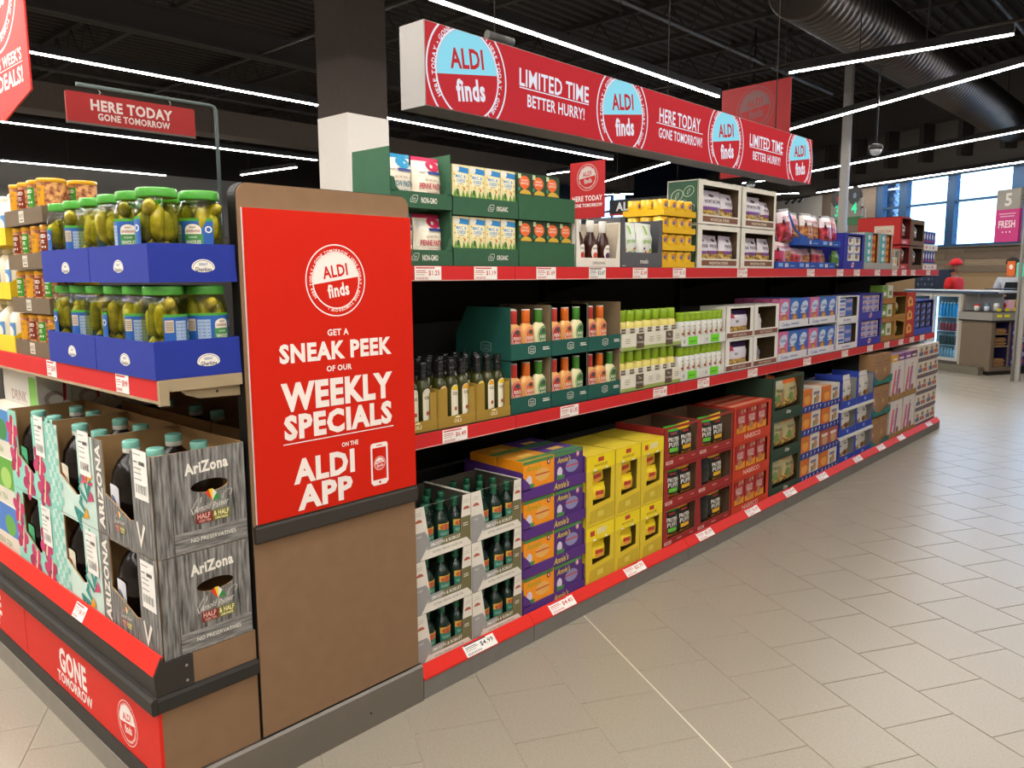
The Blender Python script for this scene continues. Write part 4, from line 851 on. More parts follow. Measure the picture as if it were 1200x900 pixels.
for c_ in range(2):
    for i in range(3):
        z = ZB+.001+i*.1995; q = '%s %s' % (TIER[3][i], POS[2][c_])
        put(oo, FB, .003+c_*.2875, 0, z, 'smooth and robust olive oil carton, the %s of six' % q, 'carton', 'olive oil cartons')
        for r in range(3 if i == 2 else 1):
            for k in range(3): put(s, FB, .003+c_*.2875+.085+k*.076, .038+r*.075, z+.0055, 'dark olive oil bottle, %s in the %s row of the %s carton' % (POS[3][k], ('front', 'second', 'third')[r], q), 'bottle', 'olive oil bottles', ry=(.1 if (i, c_, k) == (1, 1, 1) else 0))
# purple macaroni trays
PUR = M('542A7C', 'c'); OR_ = M('F59814'); P2 = M('4E2A78'); GT = M('4A8A4A'); AN = M('D8C040')
def mcase(c, cup):
    def a(g):
        g.rect(0, .105, .19, .12, GT); g.text("Annie's", .065, .088, .024, AN if c is P2 else M('A8A020'), w=.09, shear=.2); g.ell(.12, .05, .045, .028, cup, 18); g.rect(.075, .05, .165, .056, M('C84A20')); g.ell(.035, .035, .018, .024, M('D8D0E0'), 12); g.ell(.16, .098, .012, .014, M('8A2A20') if c is OR_ else M('C87A9A'), 12); g.text('4', .16, .098, .016, OFFW); g.pol([(.01, 0), (.06, 0), (.07, .02), (.02, .025)], GT)
    def t_(g): g.top(.1212); g.rect(0, .0, .19, .15, M('D89A3A') if c is OR_ else M('5A3A88')); g.rect(0, .01, .19, .05, GT); g.rect(.05, .07, .15, .1, M('E8C060'))
    gg = G(); gg.box(0, .197, 0, .15, 0, .155, c); gg.plane((0, 0, .035), (1, 0, 0), (0, 0, 1)); a(gg); gg.top(.155); gg.rect(.002, .002, .195, .148, M('D8902E') if c is OR_ else M('5A3A88')); gg.rect(.002, .01, .195, .045, GT); gg.rect(.06, .06, .14, .1, M('E8C060')); return Spec('macaroni_multipack', gg)
M1, M2 = mcase(OR_, M('E8B060')), mcase(P2, M('8A8AB8'))
def a(g): g.text("Annie's", .25, .022, .028, AN, w=.1, shear=.2); g.ell(.03, .03, .012, .012, PUR, 8)
mt = Spec('macaroni_tray'); g = tray_g(.42, .34, .045, [(.003, .115), (.02, .118), (.337, .13)], PUR, art=a); g.prism([(0, .04), (.05, .04), (.042, .06), (.03, .075), (0, .1)], 0, .0035, PUR, axis='y'); mt.part('carton_wall', g)
for i in range(4):
    z = ZB+.001+i*.1655; T = TIER[4][i]; put(mt, FB, .587, 0, z, 'purple tray of organic macaroni multipacks, %s of four' % T, 'tray', 'purple macaroni trays')
    for r in range(2):
        for k in range(2):
            if r and i < 3: continue
            put((M1, M2)[k], FB, .587+.009+k*.2, .006+r*.155, z+.0055, '%s macaroni multipack in the %s of the %s purple tray' % (('orange', 'purple')[k], ('front', 'back')[r], T), 'multipack', 'macaroni multipacks')
# yellow noodle cases
YC = M('E2C62C', 'c'); YC2 = M('F5DC14', 'p'); RDL = M('C0392A')
def ylid(g, w, z0, v):
    g.rect(.004, z0, w-.004, z0+.066, YC2)
    if v: g.rect(w*.15, z0+.02, w*.3, z0+.045, RDL); [g.rect(w*(.4+.04*i), z0+.02, w*(.42+.04*i), z0+.05, OFFW) for i in range(8)]
    else: g.rect(w*.4, z0+.035, w*.6, z0+.055, RDL); g.text('NOODLES', w*.5, z0+.02, .012, M('A06A10'), w=w*.45)
    for x in (.3, .7): g.pol([(w*x-.012, z0-.004), (w*x+.012, z0-.004), (w*x+.004, z0+.006), (w*x-.004, z0+.006)], OFFW)
ynb = Spec('noodle_bag', pouch_g(.13, .05, .08, M('F2D424', 'f'), (), lambda g: (g.rect(.03, .03, .09, .05, RDL, 3, 1), g.ell(.06, .022, .03, .01, M('E8A040'), 10)), 90))
for c_, (y0, w_) in enumerate(((1.012, .222), (1.238, .213), (1.455, .205))):
    for i in range(2):
        h = (.278, .325)[i]; z = ZB+.001+i*.279; q = '%s %s' % (TIER[2][i], POS[3][c_])
        def a(g): ylid(g, w_, h-.068, (c_+i) % 3 == 0 or (i, c_) == (1, 2)); g.pol([(.02, .012), (w_-.006, .012), (w_-.006, .085), (.03, .07)], M('CBB02A', 'c')); g.rect(w_*.4, .035, w_*.6, .06, M('DCC84A'))
        put(Spec('noodle_case').part('carton_wall', case_g(w_, .3, h, YC, [(.05, .095), (w_-.035, .105), (w_-.03, h-.075), (.045, h-.075)], inner=M('8A7420', 'c'), art=a)), FB, y0, 0, z, 'yellow noodle case with a window, the %s of six' % q, 'carton', 'yellow noodle cases')
        put(ynb, FB, y0+.048, .008, z+.1, 'yellow noodle bag behind the window of the %s yellow case' % q, 'noodle bag', 'yellow noodle bags', ry=.05)
        put(ynb, FB, y0+.052, .02, z+.174, 'yellow noodle bag standing higher in the window of the %s yellow case' % q, 'noodle bag', 'yellow noodle bags', ry=-.1)
# maroon puffs cases
MR = M('9A2420', 'c')
def puff(top, lab, seed):
    def a(g): g.text('PROTEIN', .06, .105, .022, OFFW, w=.095); g.text('PUFFS', .06, .078, .024, OFFW, w=.09); g.rect(.02, .04, .1, .06, lab, 4, 1); [g.ell(x, .022, .01, .008, M('D88A2A'), 8) for x in (.025, .05, .08, .1)]; g.rect(.03, .13, .09, .138, M('B03028'), 3, 1)
    return Spec('puffs_bag', pouch_g(.135, .06, .172, M('171a17', 'f'), ((0, .06, M('D88A2A', 'f')), (.86, 1, top)), a, seed))
PA, PB, PD = puff(M('3FB81E', 'f'), M('6AC83A'), 100), puff(M('E8B818', 'f'), M('E8B020'), 101), Spec('puffs_bag', pouch_g(.12, .05, .15, M('141414', 'f'), (), None, 102))
for c_, (y0, w_) in enumerate(((1.668, .343), (2.014, .395))):
    for i in range(3):
        z = ZB+.001+i*.2135; q = '%s %s' % (TIER[3][i], POS[2][c_]); h = .212
        def a(g): g.rect(.015, .018, .085, .036, M('D8A8A0')); g.text('PUFFS', .05, .027, .01, MR); g.rect(w_*.42, .026, w_*.55, .034, M('C87A70')); g.rect(w_*.8, .026, w_*.9, .032, M('C87A70'))
        put(Spec('puffs_case').part('carton_wall', case_g(w_, .3, h, MR, [(.045, .05), (w_-.02, .05), (w_-.015, h-.012), (.03, h-.012)], inner=M('5E4630', 'c'), top=i < 2, art=a)), FB, y0, 0, z, 'maroon case of protein puffs bags, the %s of six' % q, 'carton', 'maroon puffs cases')
        put(PD if (c_, i) in ((1, 1), (1, 0)) else PA, FB, y0+.045, .01, z+.032, '%s puffs bag on the left inside the %s maroon case' % ('plain black' if (c_, i) in ((1, 1), (1, 0)) else 'green-topped', q), 'snack bag', 'protein puffs bags', ry=.04)
        put(PB, FB, y0+.182, .012, z+.032, 'yellow-topped puffs bag on the right inside the %s maroon case' % q, 'snack bag', 'protein puffs bags', ry=-.03)
# red-orange cracker cases
NO = M('C83A1A', 'c'); NR = M('A81C22')
nbx = Spec('cracker_box', box_g(.125, .1, .148, NR, lambda g: (g.text('GOOD', .06, .092, .02, M('E8D8D0'), w=.08), g.text('THINS', .06, .07, .02, M('E8D8D0'), w=.08), g.pol([(0, 0), (.125, 0), (.125, .045), (.06, .03), (0, .035)], M('E8921E')), g.ell(.055, .035, .03, .022, M('B87A4A'), 12), g.ell(.1, .13, .012, .012, M('C8A880'), 8), g.rect(.05, .115, .08, .14, M('B07A5A')))))
for i in range(3):
    z = ZB+.001+i*.2155
    def a(g): g.text('NABISCO', .245, .028, .028, M('F0D8CC'), w=.21, bold=.0)
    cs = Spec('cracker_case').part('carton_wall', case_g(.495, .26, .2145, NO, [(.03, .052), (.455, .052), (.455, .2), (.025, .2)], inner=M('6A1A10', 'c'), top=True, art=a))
    if i == 2: cs.part('box_top', (lambda g: (g.top(.2147), [g.rect(.02, .02+k*.08, .47, .06+k*.08, M('D8896A')) for k in range(3)], g)[-1])(G()))
    put(cs, FB, 2.42, 0, z, 'red-orange case of cracker boxes with white lettering, %s of three' % TIER[3][i], 'carton', 'red-orange cracker cases')
    for k in range(3): put(nbx, FB, 2.42+.05+k*.135, .008, z+.0525-.001, 'red cracker box, %s in the %s red-orange case' % (POS[3][k], TIER[3][i]), 'cracker box', 'red cracker boxes')
# dark green trays of crisps
DGC = M('27402F', 'c'); OT_ = M('D86A1E', 'f')
def ob_bag(seed, full=True):
    return Spec('vegetable_chip_bag', pouch_g(.2, .07, .185, M('B8AC80', 'f'), ((0, .3, FOOD), (.82, 1, OT_)) if full else ((0, .3, FOOD),), lambda g: (g.text('ORGANIC', .095, .12, .02, M('4A5A30'), w=.12), g.ell(.06, .07, .03, .03, M('6E8A4A'), 12), g.ell(.13, .08, .03, .035, M('B08A5A'), 12)), seed))
OB1, OB2 = ob_bag(110), ob_bag(111, False)
for i in range(3):
    z = ZB+.001+i*.2505; h = .25 if i < 2 else .265
    def a(g): g.text('Chips', .25, .032, .022, OFFW, w=.07, shear=.2)
    put(Spec('chip_tray').part('carton_wall', case_g(.475, .32, h, DGC, [(.04, .055), (.43, .055), (.44, h-.02), (.035, h-.02)], inner=M('55492F', 'c'), top=i < 2, art=a)), FB, 2.93, 0, z, 'dark green display tray of organic chip bags, %s of three' % TIER[3][i], 'tray', 'dark green chip trays')
    put(OB2, FB, 2.968, .012, z+.05, 'left organic chip bag in the %s dark green tray' % TIER[3][i], 'snack bag', 'organic chip bags', ry=.05)
    put(OB1, FB, 3.172, .012, z+.05, 'right orange-topped chip bag in the %s dark green tray' % TIER[3][i], 'snack bag', 'organic chip bags', ry=-.05)
put(Spec('vegetable_chip_bag', pouch_g(.13, .06, .12, OT_, ((0, .4, FOOD),), None, 112)), FB, 3.13, .12, ZB+.62, 'crumpled orange chip bag behind in the top dark green tray', 'snack bag', ry=.2)
# orange and white boxes in blue trays
OBX = M('D8701C'); WBX = M('DAD4CA')
def a1(g): g.ell(.08, .06, .05, .035, M('E8A040'), 14); g.text('CRISPS', .08, .09, .014, M('8A5A10'), w=.09)
def a2(g): g.ell(.09, .05, .035, .03, M('B88A5A'), 12); g.rect(.02, .08, .12, .1, M('7A6A8A')); g.rect(.03, .02, .06, .06, M('6A7A4A'))
def a3(g): g.ell(.08, .05, .05, .035, M('C89A6A'), 14); g.rect(.02, .08, .13, .1, M('E8D8D0'))
OX = [Spec('snack_box', box_g(.158, .11, .128, OBX, a1, topm=M('D8A880'))), Spec('snack_box', box_g(.158, .11, .128, WBX, a2)), Spec('snack_box', box_g(.158, .11, .128, M('B0503A'), a3))]
def a(g): [g.text('P', .05+.065*k, .022, .024, OFFW, shear=.2) for k in range(5)]
bt = Spec('snack_tray').part('carton_wall', tray_g(.343, .26, .043, [(.003, .043), (.257, .043)], M('24348A', 'c'), art=a))
for c_ in range(2):
    for i in range(4):
        z = ZB+.001+i*(.1605-.003*c_); q = '%s %s' % (TIER[4][i], POS[2][c_]); put(bt, FB, 3.407+c_*.346, 0, z, 'royal blue low tray, the %s of eight, holding square boxes' % q, 'tray', 'royal blue snack trays')
        for k in range(2):
            for r in range(2 if i == 3 else 1):
                kk = 2 if (c_, i) == (1, 1) else k
                put(OX[kk], FB, 3.407+c_*.346+.008+k*.164, .006+r*.12, z+.0265, '%s snack box, %s %s, in the %s royal blue tray' % (('orange', 'white', 'brown-red')[kk], POS[2][k], ('front', 'rear')[r], q), 'snack box', 'square snack boxes')
# royal blue trays with white bags
def wb2(seed, h_=.172): return Spec('cookie_bag', pouch_g(.15, .055, h_, M('DCD8D0', 'f'), ((0, .12, M('4A62B0', 'f')),), lambda g: (g.ell(.045, .055, .026, .022, M('8A5A30'), 12), g.ell(.09, .06, .022, .024, M('B4824A'), 12), g.rect(.03, .12, .09, .128, M('6A6A6A'), 3, 1), g.rect(.03, .135, .08, .14, M('8A8A8A'), 3, 1)), seed))
WB = [wb2(120), wb2(121), wb2(122, .225), wb2(123, .225)]
for c_, (y0, w_) in enumerate(((4.108, .33), (4.442, .375))):
    for i in range(3):
        h = .208 if i < 2 else .235; z = ZB+.001+i*.2095+(.0 if i < 2 else .0); q = '%s %s' % (TIER[3][i], POS[2][c_])
        def a(g): g.ell(w_*.5, .028, .022, .012, M('8A9AD8'), 12)
        put(Spec('cookie_tray').part('carton_wall', case_g(w_, .26, h-.022, M('2742A8', 'c'), [(.03, .055), (w_-.025, .055), (w_-.02, h-.024), (.02, h-.024)], inner=M('8A8A86', 'c'), top=False, art=a)).part('white_flap', (lambda g: (g.box(0, w_, -.012, .2, h-.021, h-.001, M('D8D6D0', 'c')), g)[-1])(G()) if i < 2 else (lambda g: (g.box(0, .004, -.004, .2, h-.04, h+.02, M('2742A8', 'c')), g)[-1])(G())), FB, y0, 0, z, 'bright blue tray of white cookie bags, the %s of six' % q, 'tray', 'bright blue cookie trays')
        for k in range(2): put(WB[k+(2 if i == 2 else 0)], FB, y0+.008+k*(w_-.168), .012+.02*k, z+.0055, '%s white cookie bag in the %s bright blue tray' % (POS[2][k], q), 'cookie bag', 'white cookie bags', ry=(-.015, .015)[k])
# kraft boxes with teal trays
KR = M('A07A52', 'c')
kb = Spec('kraft_box', box_g(.2, .12, .235, KR, lambda g: (g.text('CRACKERS', .1, .17, .018, M('7A2A2A'), w=.13), g.rect(.03, .14, .17, .146, M('7A4A3A')), g.pol([(.03, .03), (.08, .08), (.1, .02), (.15, .09), (.17, .04), (.14, .02)], M('8E6A4A')), g.ell(.06, .1, .015, .02, M('C89A6A'), 10))))
for i in range(3):
    z = ZB+.001+i*.2605; g = tray_g(.44, .2, .02, [(.003, .02), (.197, .06)], M('1E6A62', 'c'))
    g.prism([(0, 0), (0, .075), (.03, .055), (.08, .032), (.2, .022), (.44, .06), (.44, 0)], -.004, -.0005, M('1E7268', 'c'), axis='y')
    put(Spec('cracker_tray').part('carton_wall', g), FB, 4.822, 0, z, 'teal tray with curved front under kraft boxes, %s of three' % TIER[3][i], 'tray', 'teal curved trays')
    for k in range(2): put(kb, FB, 4.822+.012+k*.21, .01, z+.0055, '%s brown kraft box in the %s teal curved tray' % (POS[2][k], TIER[3][i]), 'kraft box', 'brown kraft boxes')
# granola cartons
def gb(c):
    def a(g):
        for k in range(3): g.pol([(.01+k*.1, .0), (.07+k*.1, 0), (.13+k*.1, .25), (.09+k*.1, .25)], M(('D84A6A', 'A8508A', '6A4A3A')[k])) if k < 2 else None
        g.text('GRANOLA', .16, .2, .03, M('6A2A4A'), w=.2, rot=60); g.ell(.23, .06, .04, .03, M('8A5A3A'), 12); g.ell(.08, .04, .03, .02, M('5A7A3A'), 10)
    return Spec('granola_case', box_g(.340, .2, .325, M('DED4D0'), a, side=M('C8C0BC')))
GB = gb(0)
kt = Spec('granola_tray').part('carton_wall', tray_g(.352, .22, .045, [(.003, .045), (.217, .045)], M('A07A46', 'c')))
tb = [Spec('small_box', box_g(.165, .12, .06, M(c), lambda g: (g.rect(.02, .015, .14, .03, OFFW),), topm=M(t))) for c, t in (('D8A020', 'B898B8'), ('7A3A8A', 'C8A8C0'), ('6A2A5A', 'D8B8C8'))]
for c_ in range(2):
    y0 = 5.277+c_*.366
    for i in range(2):
        z = ZB+.001+i*.337; q = '%s %s' % (TIER[2][i], POS[2][c_]); put(kt, FB, y0, 0, z, 'kraft tray under a striped granola box, the %s of four' % q, 'tray', 'kraft granola trays')
        put(GB, FB, y0+.006, .008, z+.0055, 'white box with slanting pink stripes, the %s of four' % q, 'granola box', 'striped granola boxes')
    for k in range(2): put(tb[(k+c_) % 3], FB, y0+.006+k*.175, .01, ZB+.006+.337+.325, '%s small bright box lying on the upper %s striped granola box' % (POS[2][k], POS[2][c_]), 'small box', 'small boxes on the granola')
# the last stack
nv = M('2A2E5A')
lb_ = Spec('biscuit_box', box_g(.325, .22, .146, M('D8CEBC'), lambda g: (g.rect(0, 0, .325, .03, nv), g.rect(.02, .05, .14, .085, M('4A5A8A')), g.rect(.16, .05, .3, .085, M('B85A3A')), g.ell(.08, .105, .03, .02, M('8A6A5A'), 10), g.ell(.24, .11, .035, .02, M('7A5A4A'), 10), [g.ell(.05+.07*k, .015, .02, .008, M('B07A4A'), 8) for k in range(4)]), topm=M('E0DAD0')))
for c_ in range(2):
    for i in range(5):
        q = '%s %s' % (TIER[5][i], POS[2][c_])
        for r in range(2 if (i == 4 and c_ == 0) else 1): put(lb_, FB, 6.015+c_*.332, .004+r*.23, ZB+.001+i*.1525, 'cream and navy biscuit box at the shelf end, %s column%s' % (q, ', rear row' if r else ''), 'biscuit box', 'cream biscuit boxes')
for y, lb, p, dk_ in ((.218, 'olive oil cartons', '4.99', True), (.724, 'purple macaroni trays', '4.45', False), (1.286, 'yellow noodle cases', '2.75', False), (1.977, 'maroon puffs cases', '3.29', False), (2.556, 'red-orange cracker cases', '2.69', False), (3.101, 'dark green chip trays', '2.49', False), (3.65, 'royal blue snack trays', '1.99', False), (4.36, 'bright blue cookie trays', '2.99', False), (4.905, 'teal curved trays', '2.19', False), (5.435, 'kraft granola trays', '3.49', False), (6.279, 'cream biscuit boxes', '2.29', False)):
    price_tag(AISLE(.0038), y, 0, .076, .165, .05, -math.radians(44), p, 'white price tag on the floor-level rail under the '+lb, dk_)
# ============================================================ END CAP GOODS
TEA_FR = -.8995
GW = noise_mat('grey_weathered_print', '2C2B2A', '9A9894', 14, .7, (9, 9, .9), (.3, .7), 5)
GW2 = noise_mat('grey_weathered_print_horizontal', '3A3938', '9A9894', 14, .7, (1.2, 1.2, 12), (.3, .7), 5)
TEALP, PKP = M('8FD0C0', 'c'), M('C03468', 'c')
JB, JC = M('120A08', 'g'), M('7FC0B0', 'g')
def jug(lab, c2):
    s = Spec('tea_jug'); s.part('bottle', bottle_g([(.05, 0), (.060, .012), (.0605, .10), (.058, .15), (.053, .185), (.038, .215), (.020, .235), (.019, .248)], [JB]*7, 16))
    g = G(); g.lathe([(.0225, .236), (.024, .238), (.024, .248), (.0235, .250), (.024, .252), (.0238, .268), (.021, .271)], None, 16, mats=[M('D8D8CE', 'g')]*3+[JC]*3); s.part('cap', g)
    g = G(); g.cyl(.0612); g.rect(-.03, .05, .03, .14, lab, 5, 1); g.ell(0, .14, .03, .014, lab, 12, 0, 180); g.ell(0, .1, .018, .022, c2, 12); g.text('TEA', 0, .068, .012, c2, w=.03); s.part('label', g); return s
JUGS = [jug(M('D8D8E0'), M('5A6A8A')), jug(M('E4DCC8'), M('8A3A20')), jug(M('4AAA7A'), M('1E5A3E'))]
def sticker(g, u, v, w_, h_):
    g.rect(u, v, u+w_, v+h_, M('F0EEE8'));
    for i in range(12): g.rect(u+w_*(.1+.068*i), v+h_*.12, u+w_*(.1+.068*i+.018+.02*(i % 3 == 0)), v+h_*.3, BLACK)
    for i in range(6): g.rect(u+w_*(.45+.07*i), v+h_*.7, u+w_*(.49+.07*i), v+h_*.78, BLACK)
    for q in (.9, .62, .52, .4): g.rect(u+w_*.08, v+h_*q, u+w_*.6, v+h_*(q+.015), M('55534E'))
    g.rect(u+w_*.08, v+h_*.74, u+w_*.35, v+h_*.765, M('55534E'))
def ringface(g, R, hole, m, n=16):
    # rectangle (u0,v0,u1,v1) with a hole polygon; quads between them
    u0, v0, u1, v1 = R; cu = sum(p[0] for p in hole)/len(hole); cv = sum(p[1] for p in hole)/len(hole); O = []
    for p in hole:
        dx, dy = p[0]-cu, p[1]-cv; ts = []
        if dx > 1e-9: ts.append((u1-cu)/dx)
        if dx < -1e-9: ts.append((u0-cu)/dx)
        if dy > 1e-9: ts.append((v1-cv)/dy)
        if dy < -1e-9: ts.append((v0-cv)/dy)
        t = min(ts); O.append((cu+dx*t, cv+dy*t))
    C4 = [(u0, v0), (u1, v0), (u1, v1), (u0, v1)]
    for i in range(len(hole)):
        j = (i+1) % len(hole); P = [O[i]]
        a, b = O[i], O[j]
        if abs(a[0]-b[0]) > 1e-6 and abs(a[1]-b[1]) > 1e-6:
            for c in C4:
                on = lambda p: abs(p[0]-c[0]) < 1e-6 or abs(p[1]-c[1]) < 1e-6
                if on(a) and on(b): P.append(c); break
        P.append(b); P += [hole[j], hole[i]]
        g.poly([g.W(x, y, 0) for x, y in P], m)
def palmer(g, cu, cv, s_):
    g.text('Arnold', cu-s_*.36, cv+s_*.16, s_*.24, OFFW, w=s_*.62, rot=8, bold=-.008, shear=.5); g.text('Palmer', cu+s_*.36, cv+s_*.20, s_*.24, OFFW, w=s_*.62, rot=8, bold=-.008, shear=.5)
    pts = [(cu-s_*.75, cv-s_*.05), (cu-s_*.8, cv+s_*.15), (cu-s_*.55, cv+s_*.5), (cu-s_*.4, cv+s_*.55), (cu-s_*.45, cv+s_*.35)]
    for i in range(4): (x0, y0), (x1, y1) = pts[i], pts[i+1]; g.pol([(x0, y0), (x1, y1), (x1+s_*.025, y1+s_*.01), (x0+s_*.025, y0+s_*.01)], OFFW)
    for i in range(10):
        a0, a1 = math.radians(-60+i*26), math.radians(-60+(i+1)*26); f = lambda a, r: (cu+s_*.62+math.cos(a)*s_*.2*r, cv+s_*.5+math.sin(a)*s_*.15*r+math.cos(a)*s_*.1)
        g.pol([f(a0, 1), f(a1, 1), f(a1, .92), f(a0, .92)], OFFW)
    for i, c in enumerate(('D83A1E', 'E8C81E', 'E8E4D8', '2E8A3E')): g.pol([(cu+s_*.02, cv+s_*.36), (cu-s_*.25+s_*.15*i, cv+s_*(.68, .8, .8, .62)[i]), (cu-s_*.10+s_*.15*i, cv+s_*(.8, .8, .62, .38)[i])], M(c))
    g.rect(cu-s_*.66, cv-s_*.42, cu+s_*.0, cv-s_*.02, M('7A1E1C')); g.rect(cu+s_*.0, cv-s_*.42, cu+s_*.68, cv-s_*.02, M('6A6A1E'))
    g.text('HALF', cu-s_*.34, cv-s_*.15, s_*.2, M('E8B8A8'), w=s_*.5); g.text('& HALF', cu+s_*.34, cv-s_*.15, s_*.2, M('F0E8B0'), w=s_*.6)
    g.text('ICED TEA', cu-s_*.3, cv-s_*.34, s_*.09, M('E8B8A8'), w=s_*.45); g.text('LEMONADE', cu+s_*.34, cv-s_*.34, s_*.09, M('F0E8B0'), w=s_*.5)
def tea_case(kind, upper):
    w_, d, h, t = .387, .262, .279, .004; g = G()
    base = {'grey': GW, 'check': M('C4DCD2', 'c'), 'pink': TEALP}[kind]
    g.box(t, w_-t, t, d-t, 0, t, KRAFT); g.box(t, w_-t, d-t, d, t, h, KRAFT, )
    g.box(0, t, t, d, 0, h, base); g.poly([(t+.0004, t, t), (t+.0004, d-t, t), (t+.0004, d-t, h), (t+.0004, t, h)], KRAFT)
    # right wall with a hand hole
    hole = [(.157+.054*math.cos(a), .175+.018*math.sin(a)) for a in [2*PI*k/20 for k in range(20)]]
    for xx, mm in ((w_, base), (w_-t, KRAFT)):
        g.plane((xx, 0, 0), (0, 1, 0), (0, 0, 1)); ringface(g, (t, 0, d, h), hole, mm)
    for i in range(20): j = (i+1) % 20; a, b = hole[i], hole[j]; g.poly([(w_, *a), (w_, *b), (w_-t, *b), (w_-t, *a)], KRAFT)
    g.poly([(w_, t, h), (w_, d, h), (w_-t, d, h), (w_-t, t, h)], KRAFT); g.poly([(0, t, h), (0, d, h), (t, d, h), (t, t, h)], KRAFT)
    hx0, hx1 = {'grey': (.07, .262), 'check': (.10, .262), 'pink': (.09, .25)}[kind]; zt = h if upper else h-.006
    hl = [(hx0, .125), (hx1-.03, .08), (hx1, .085), (hx1, zt), (hx0, zt)]
    O = [(0, 0), (w_, 0), (w_, h), (0, h)]
    for yy, mm in ((0, base), (t, KRAFT)):
        F_ = [[O[0], O[1], hl[2], hl[1], hl[0]], [O[1], O[2], hl[3], hl[2]], [O[3], O[0], hl[0], hl[4]]]
        if not upper: F_.append([O[2], O[3], hl[4], hl[3]])
        for P in F_: g.poly([(a, yy, b) for a, b in P], mm)
    for i in range(len(hl)): j = (i+1) % len(hl); (g.poly([(hl[i][0], 0, hl[i][1]), (hl[j][0], 0, hl[j][1]), (hl[j][0], t, hl[j][1]), (hl[i][0], t, hl[i][1])], KRAFT) if not (upper and i == 3) else None)
    s = Spec('iced_tea_carton'); g.front(-.0001)
    if kind == 'grey':
        g.text('ARIZONA', .034, .14, .036, OFFW, w=.25, rot=90, bold=.04)
        palmer(g, .165, .052, .05); g.pol([(.28, .085), (.3, .015), (.335, .08), (.325, .088), (.302, .04), (.288, .09)], OFFW)
    elif kind == 'check':
        for i in range(5):
            for j in range(12):
                if (i+j) % 2 and not (i*.024 > hx0-.02 and j*.024 > .09): g.rect(i*.024, j*.0245, (i+1)*.024, (j+1)*.0245, M('8CCDBE', 'c'))
        g.text('AriZ', .275, .075, .075, M('1E8A82'), w=.2, rot=60, bold=.03)
        for k, (x, z, c) in enumerate(((.30, .20, '1E8A82'), (.34, .21, 'C83A6A'), (.31, .25, '1E8A82'), (.35, .16, 'E0A020'), (.30, .14, 'D85A7A'), (.345, .09, 'C83A6A'), (.3, .03, 'E0A020'))): g.pol([(x-.02, z-.015), (x+.03, z-.005), (x+.01, z+.025)], M(c))
        for k in range(5): g.pol([(.33, .13), (.33+.045*math.cos(k*.6), .13+.045*math.sin(k*.6)), (.33+.045*math.cos(k*.6+.3), .13+.045*math.sin(k*.6+.3))], M(('C83A6A', 'E0A020')[k % 2]))
    else:
        for k, (x, z) in enumerate(((.05, .10), (.30, .13), (.18, .04), (.33, .04), (.04, .20))):
            for p in range(5): a = p*PI*.4+k; g.ell(x+.03*math.cos(a), z+.03*math.sin(a), .034, .022, M(('C03468', 'A82858')[p % 2], 'c'), 12, rot=math.degrees(a))
            g.pol([(x-.01, z-.04), (x+.005, z-.045), (x+.03, z+.05), (x+.02, z+.05)], M('E0C8A0')); g.ell(x, z, .008, .008, M('4A1020'), 8)
    if kind != 'grey' or upper is not None: sticker(g, .285, (.155 if upper else .13), .085, .135)
    g.right(w_+.0001)
    if kind == 'grey':
        g.rect(.05, .002, .26, .058, GW2); g.rect(.0495, 0, .0515, .279, M('2A2928')); g.text('AriZona', .15, .232, .030, OFFW, w=.125, rot=3, bold=.04)
        palmer(g, .16, .105, .074); g.text('NO PRESERVATIVES', .16, .032, .012, OFFW, w=.13, bold=.0)
    s.part('carton_wall', g); return s
for c_, (kd, nm) in enumerate((('grey', 'grey wood-print'), ('check', 'mint checked'), ('pink', 'pink floral'))):
    x0 = -.399-.390*c_
    for i in range(2):
        z = .4822+i*.281; q = TIER[2][i]
        put(tea_case(kd, i == 1), ENDF, x0, TEA_FR, z, '%s %s carton of iced tea jugs on the end cap' % (q, nm), 'carton', 'iced tea cartons')
        for r in range(2 if i else 1):
            for k in range(2): put(JUGS[(0, 1, 2)[c_]], ENDF, x0+.105+k*.16, TEA_FR+.068+r*.124, z+.005, '%s %s tea jug in the %s %s carton' % (('left', 'right')[k], ('front', 'rear')[r], q, nm), 'tea jug', 'iced tea jugs')
    s = Spec('plain_carton'); s.part('carton_wall', tray_g(.387, .33, .26, [(.003, .26), (.327, .28)], KRAFT))
    put(s, ENDF, x0-.055, -.505, .7645, 'kraft inner side of the rear carton behind the upper %s tea carton' % nm, 'carton', 'rear tea cartons')
    put(Spec('plain_carton').part('carton_wall', box_g(.387, .33, .28, KRAFT)), ENDF, x0-.055, -.505, .4822, 'lower rear carton behind the lower %s tea carton' % nm, 'carton', 'rear tea cartons')
    for k in range(2): put(JUGS[c_], ENDF, x0+.05+k*.16, -.42, .770, '%s jug in the rear carton behind the %s tea cartons' % (('left', 'right')[k], nm), 'tea jug', 'iced tea jugs')
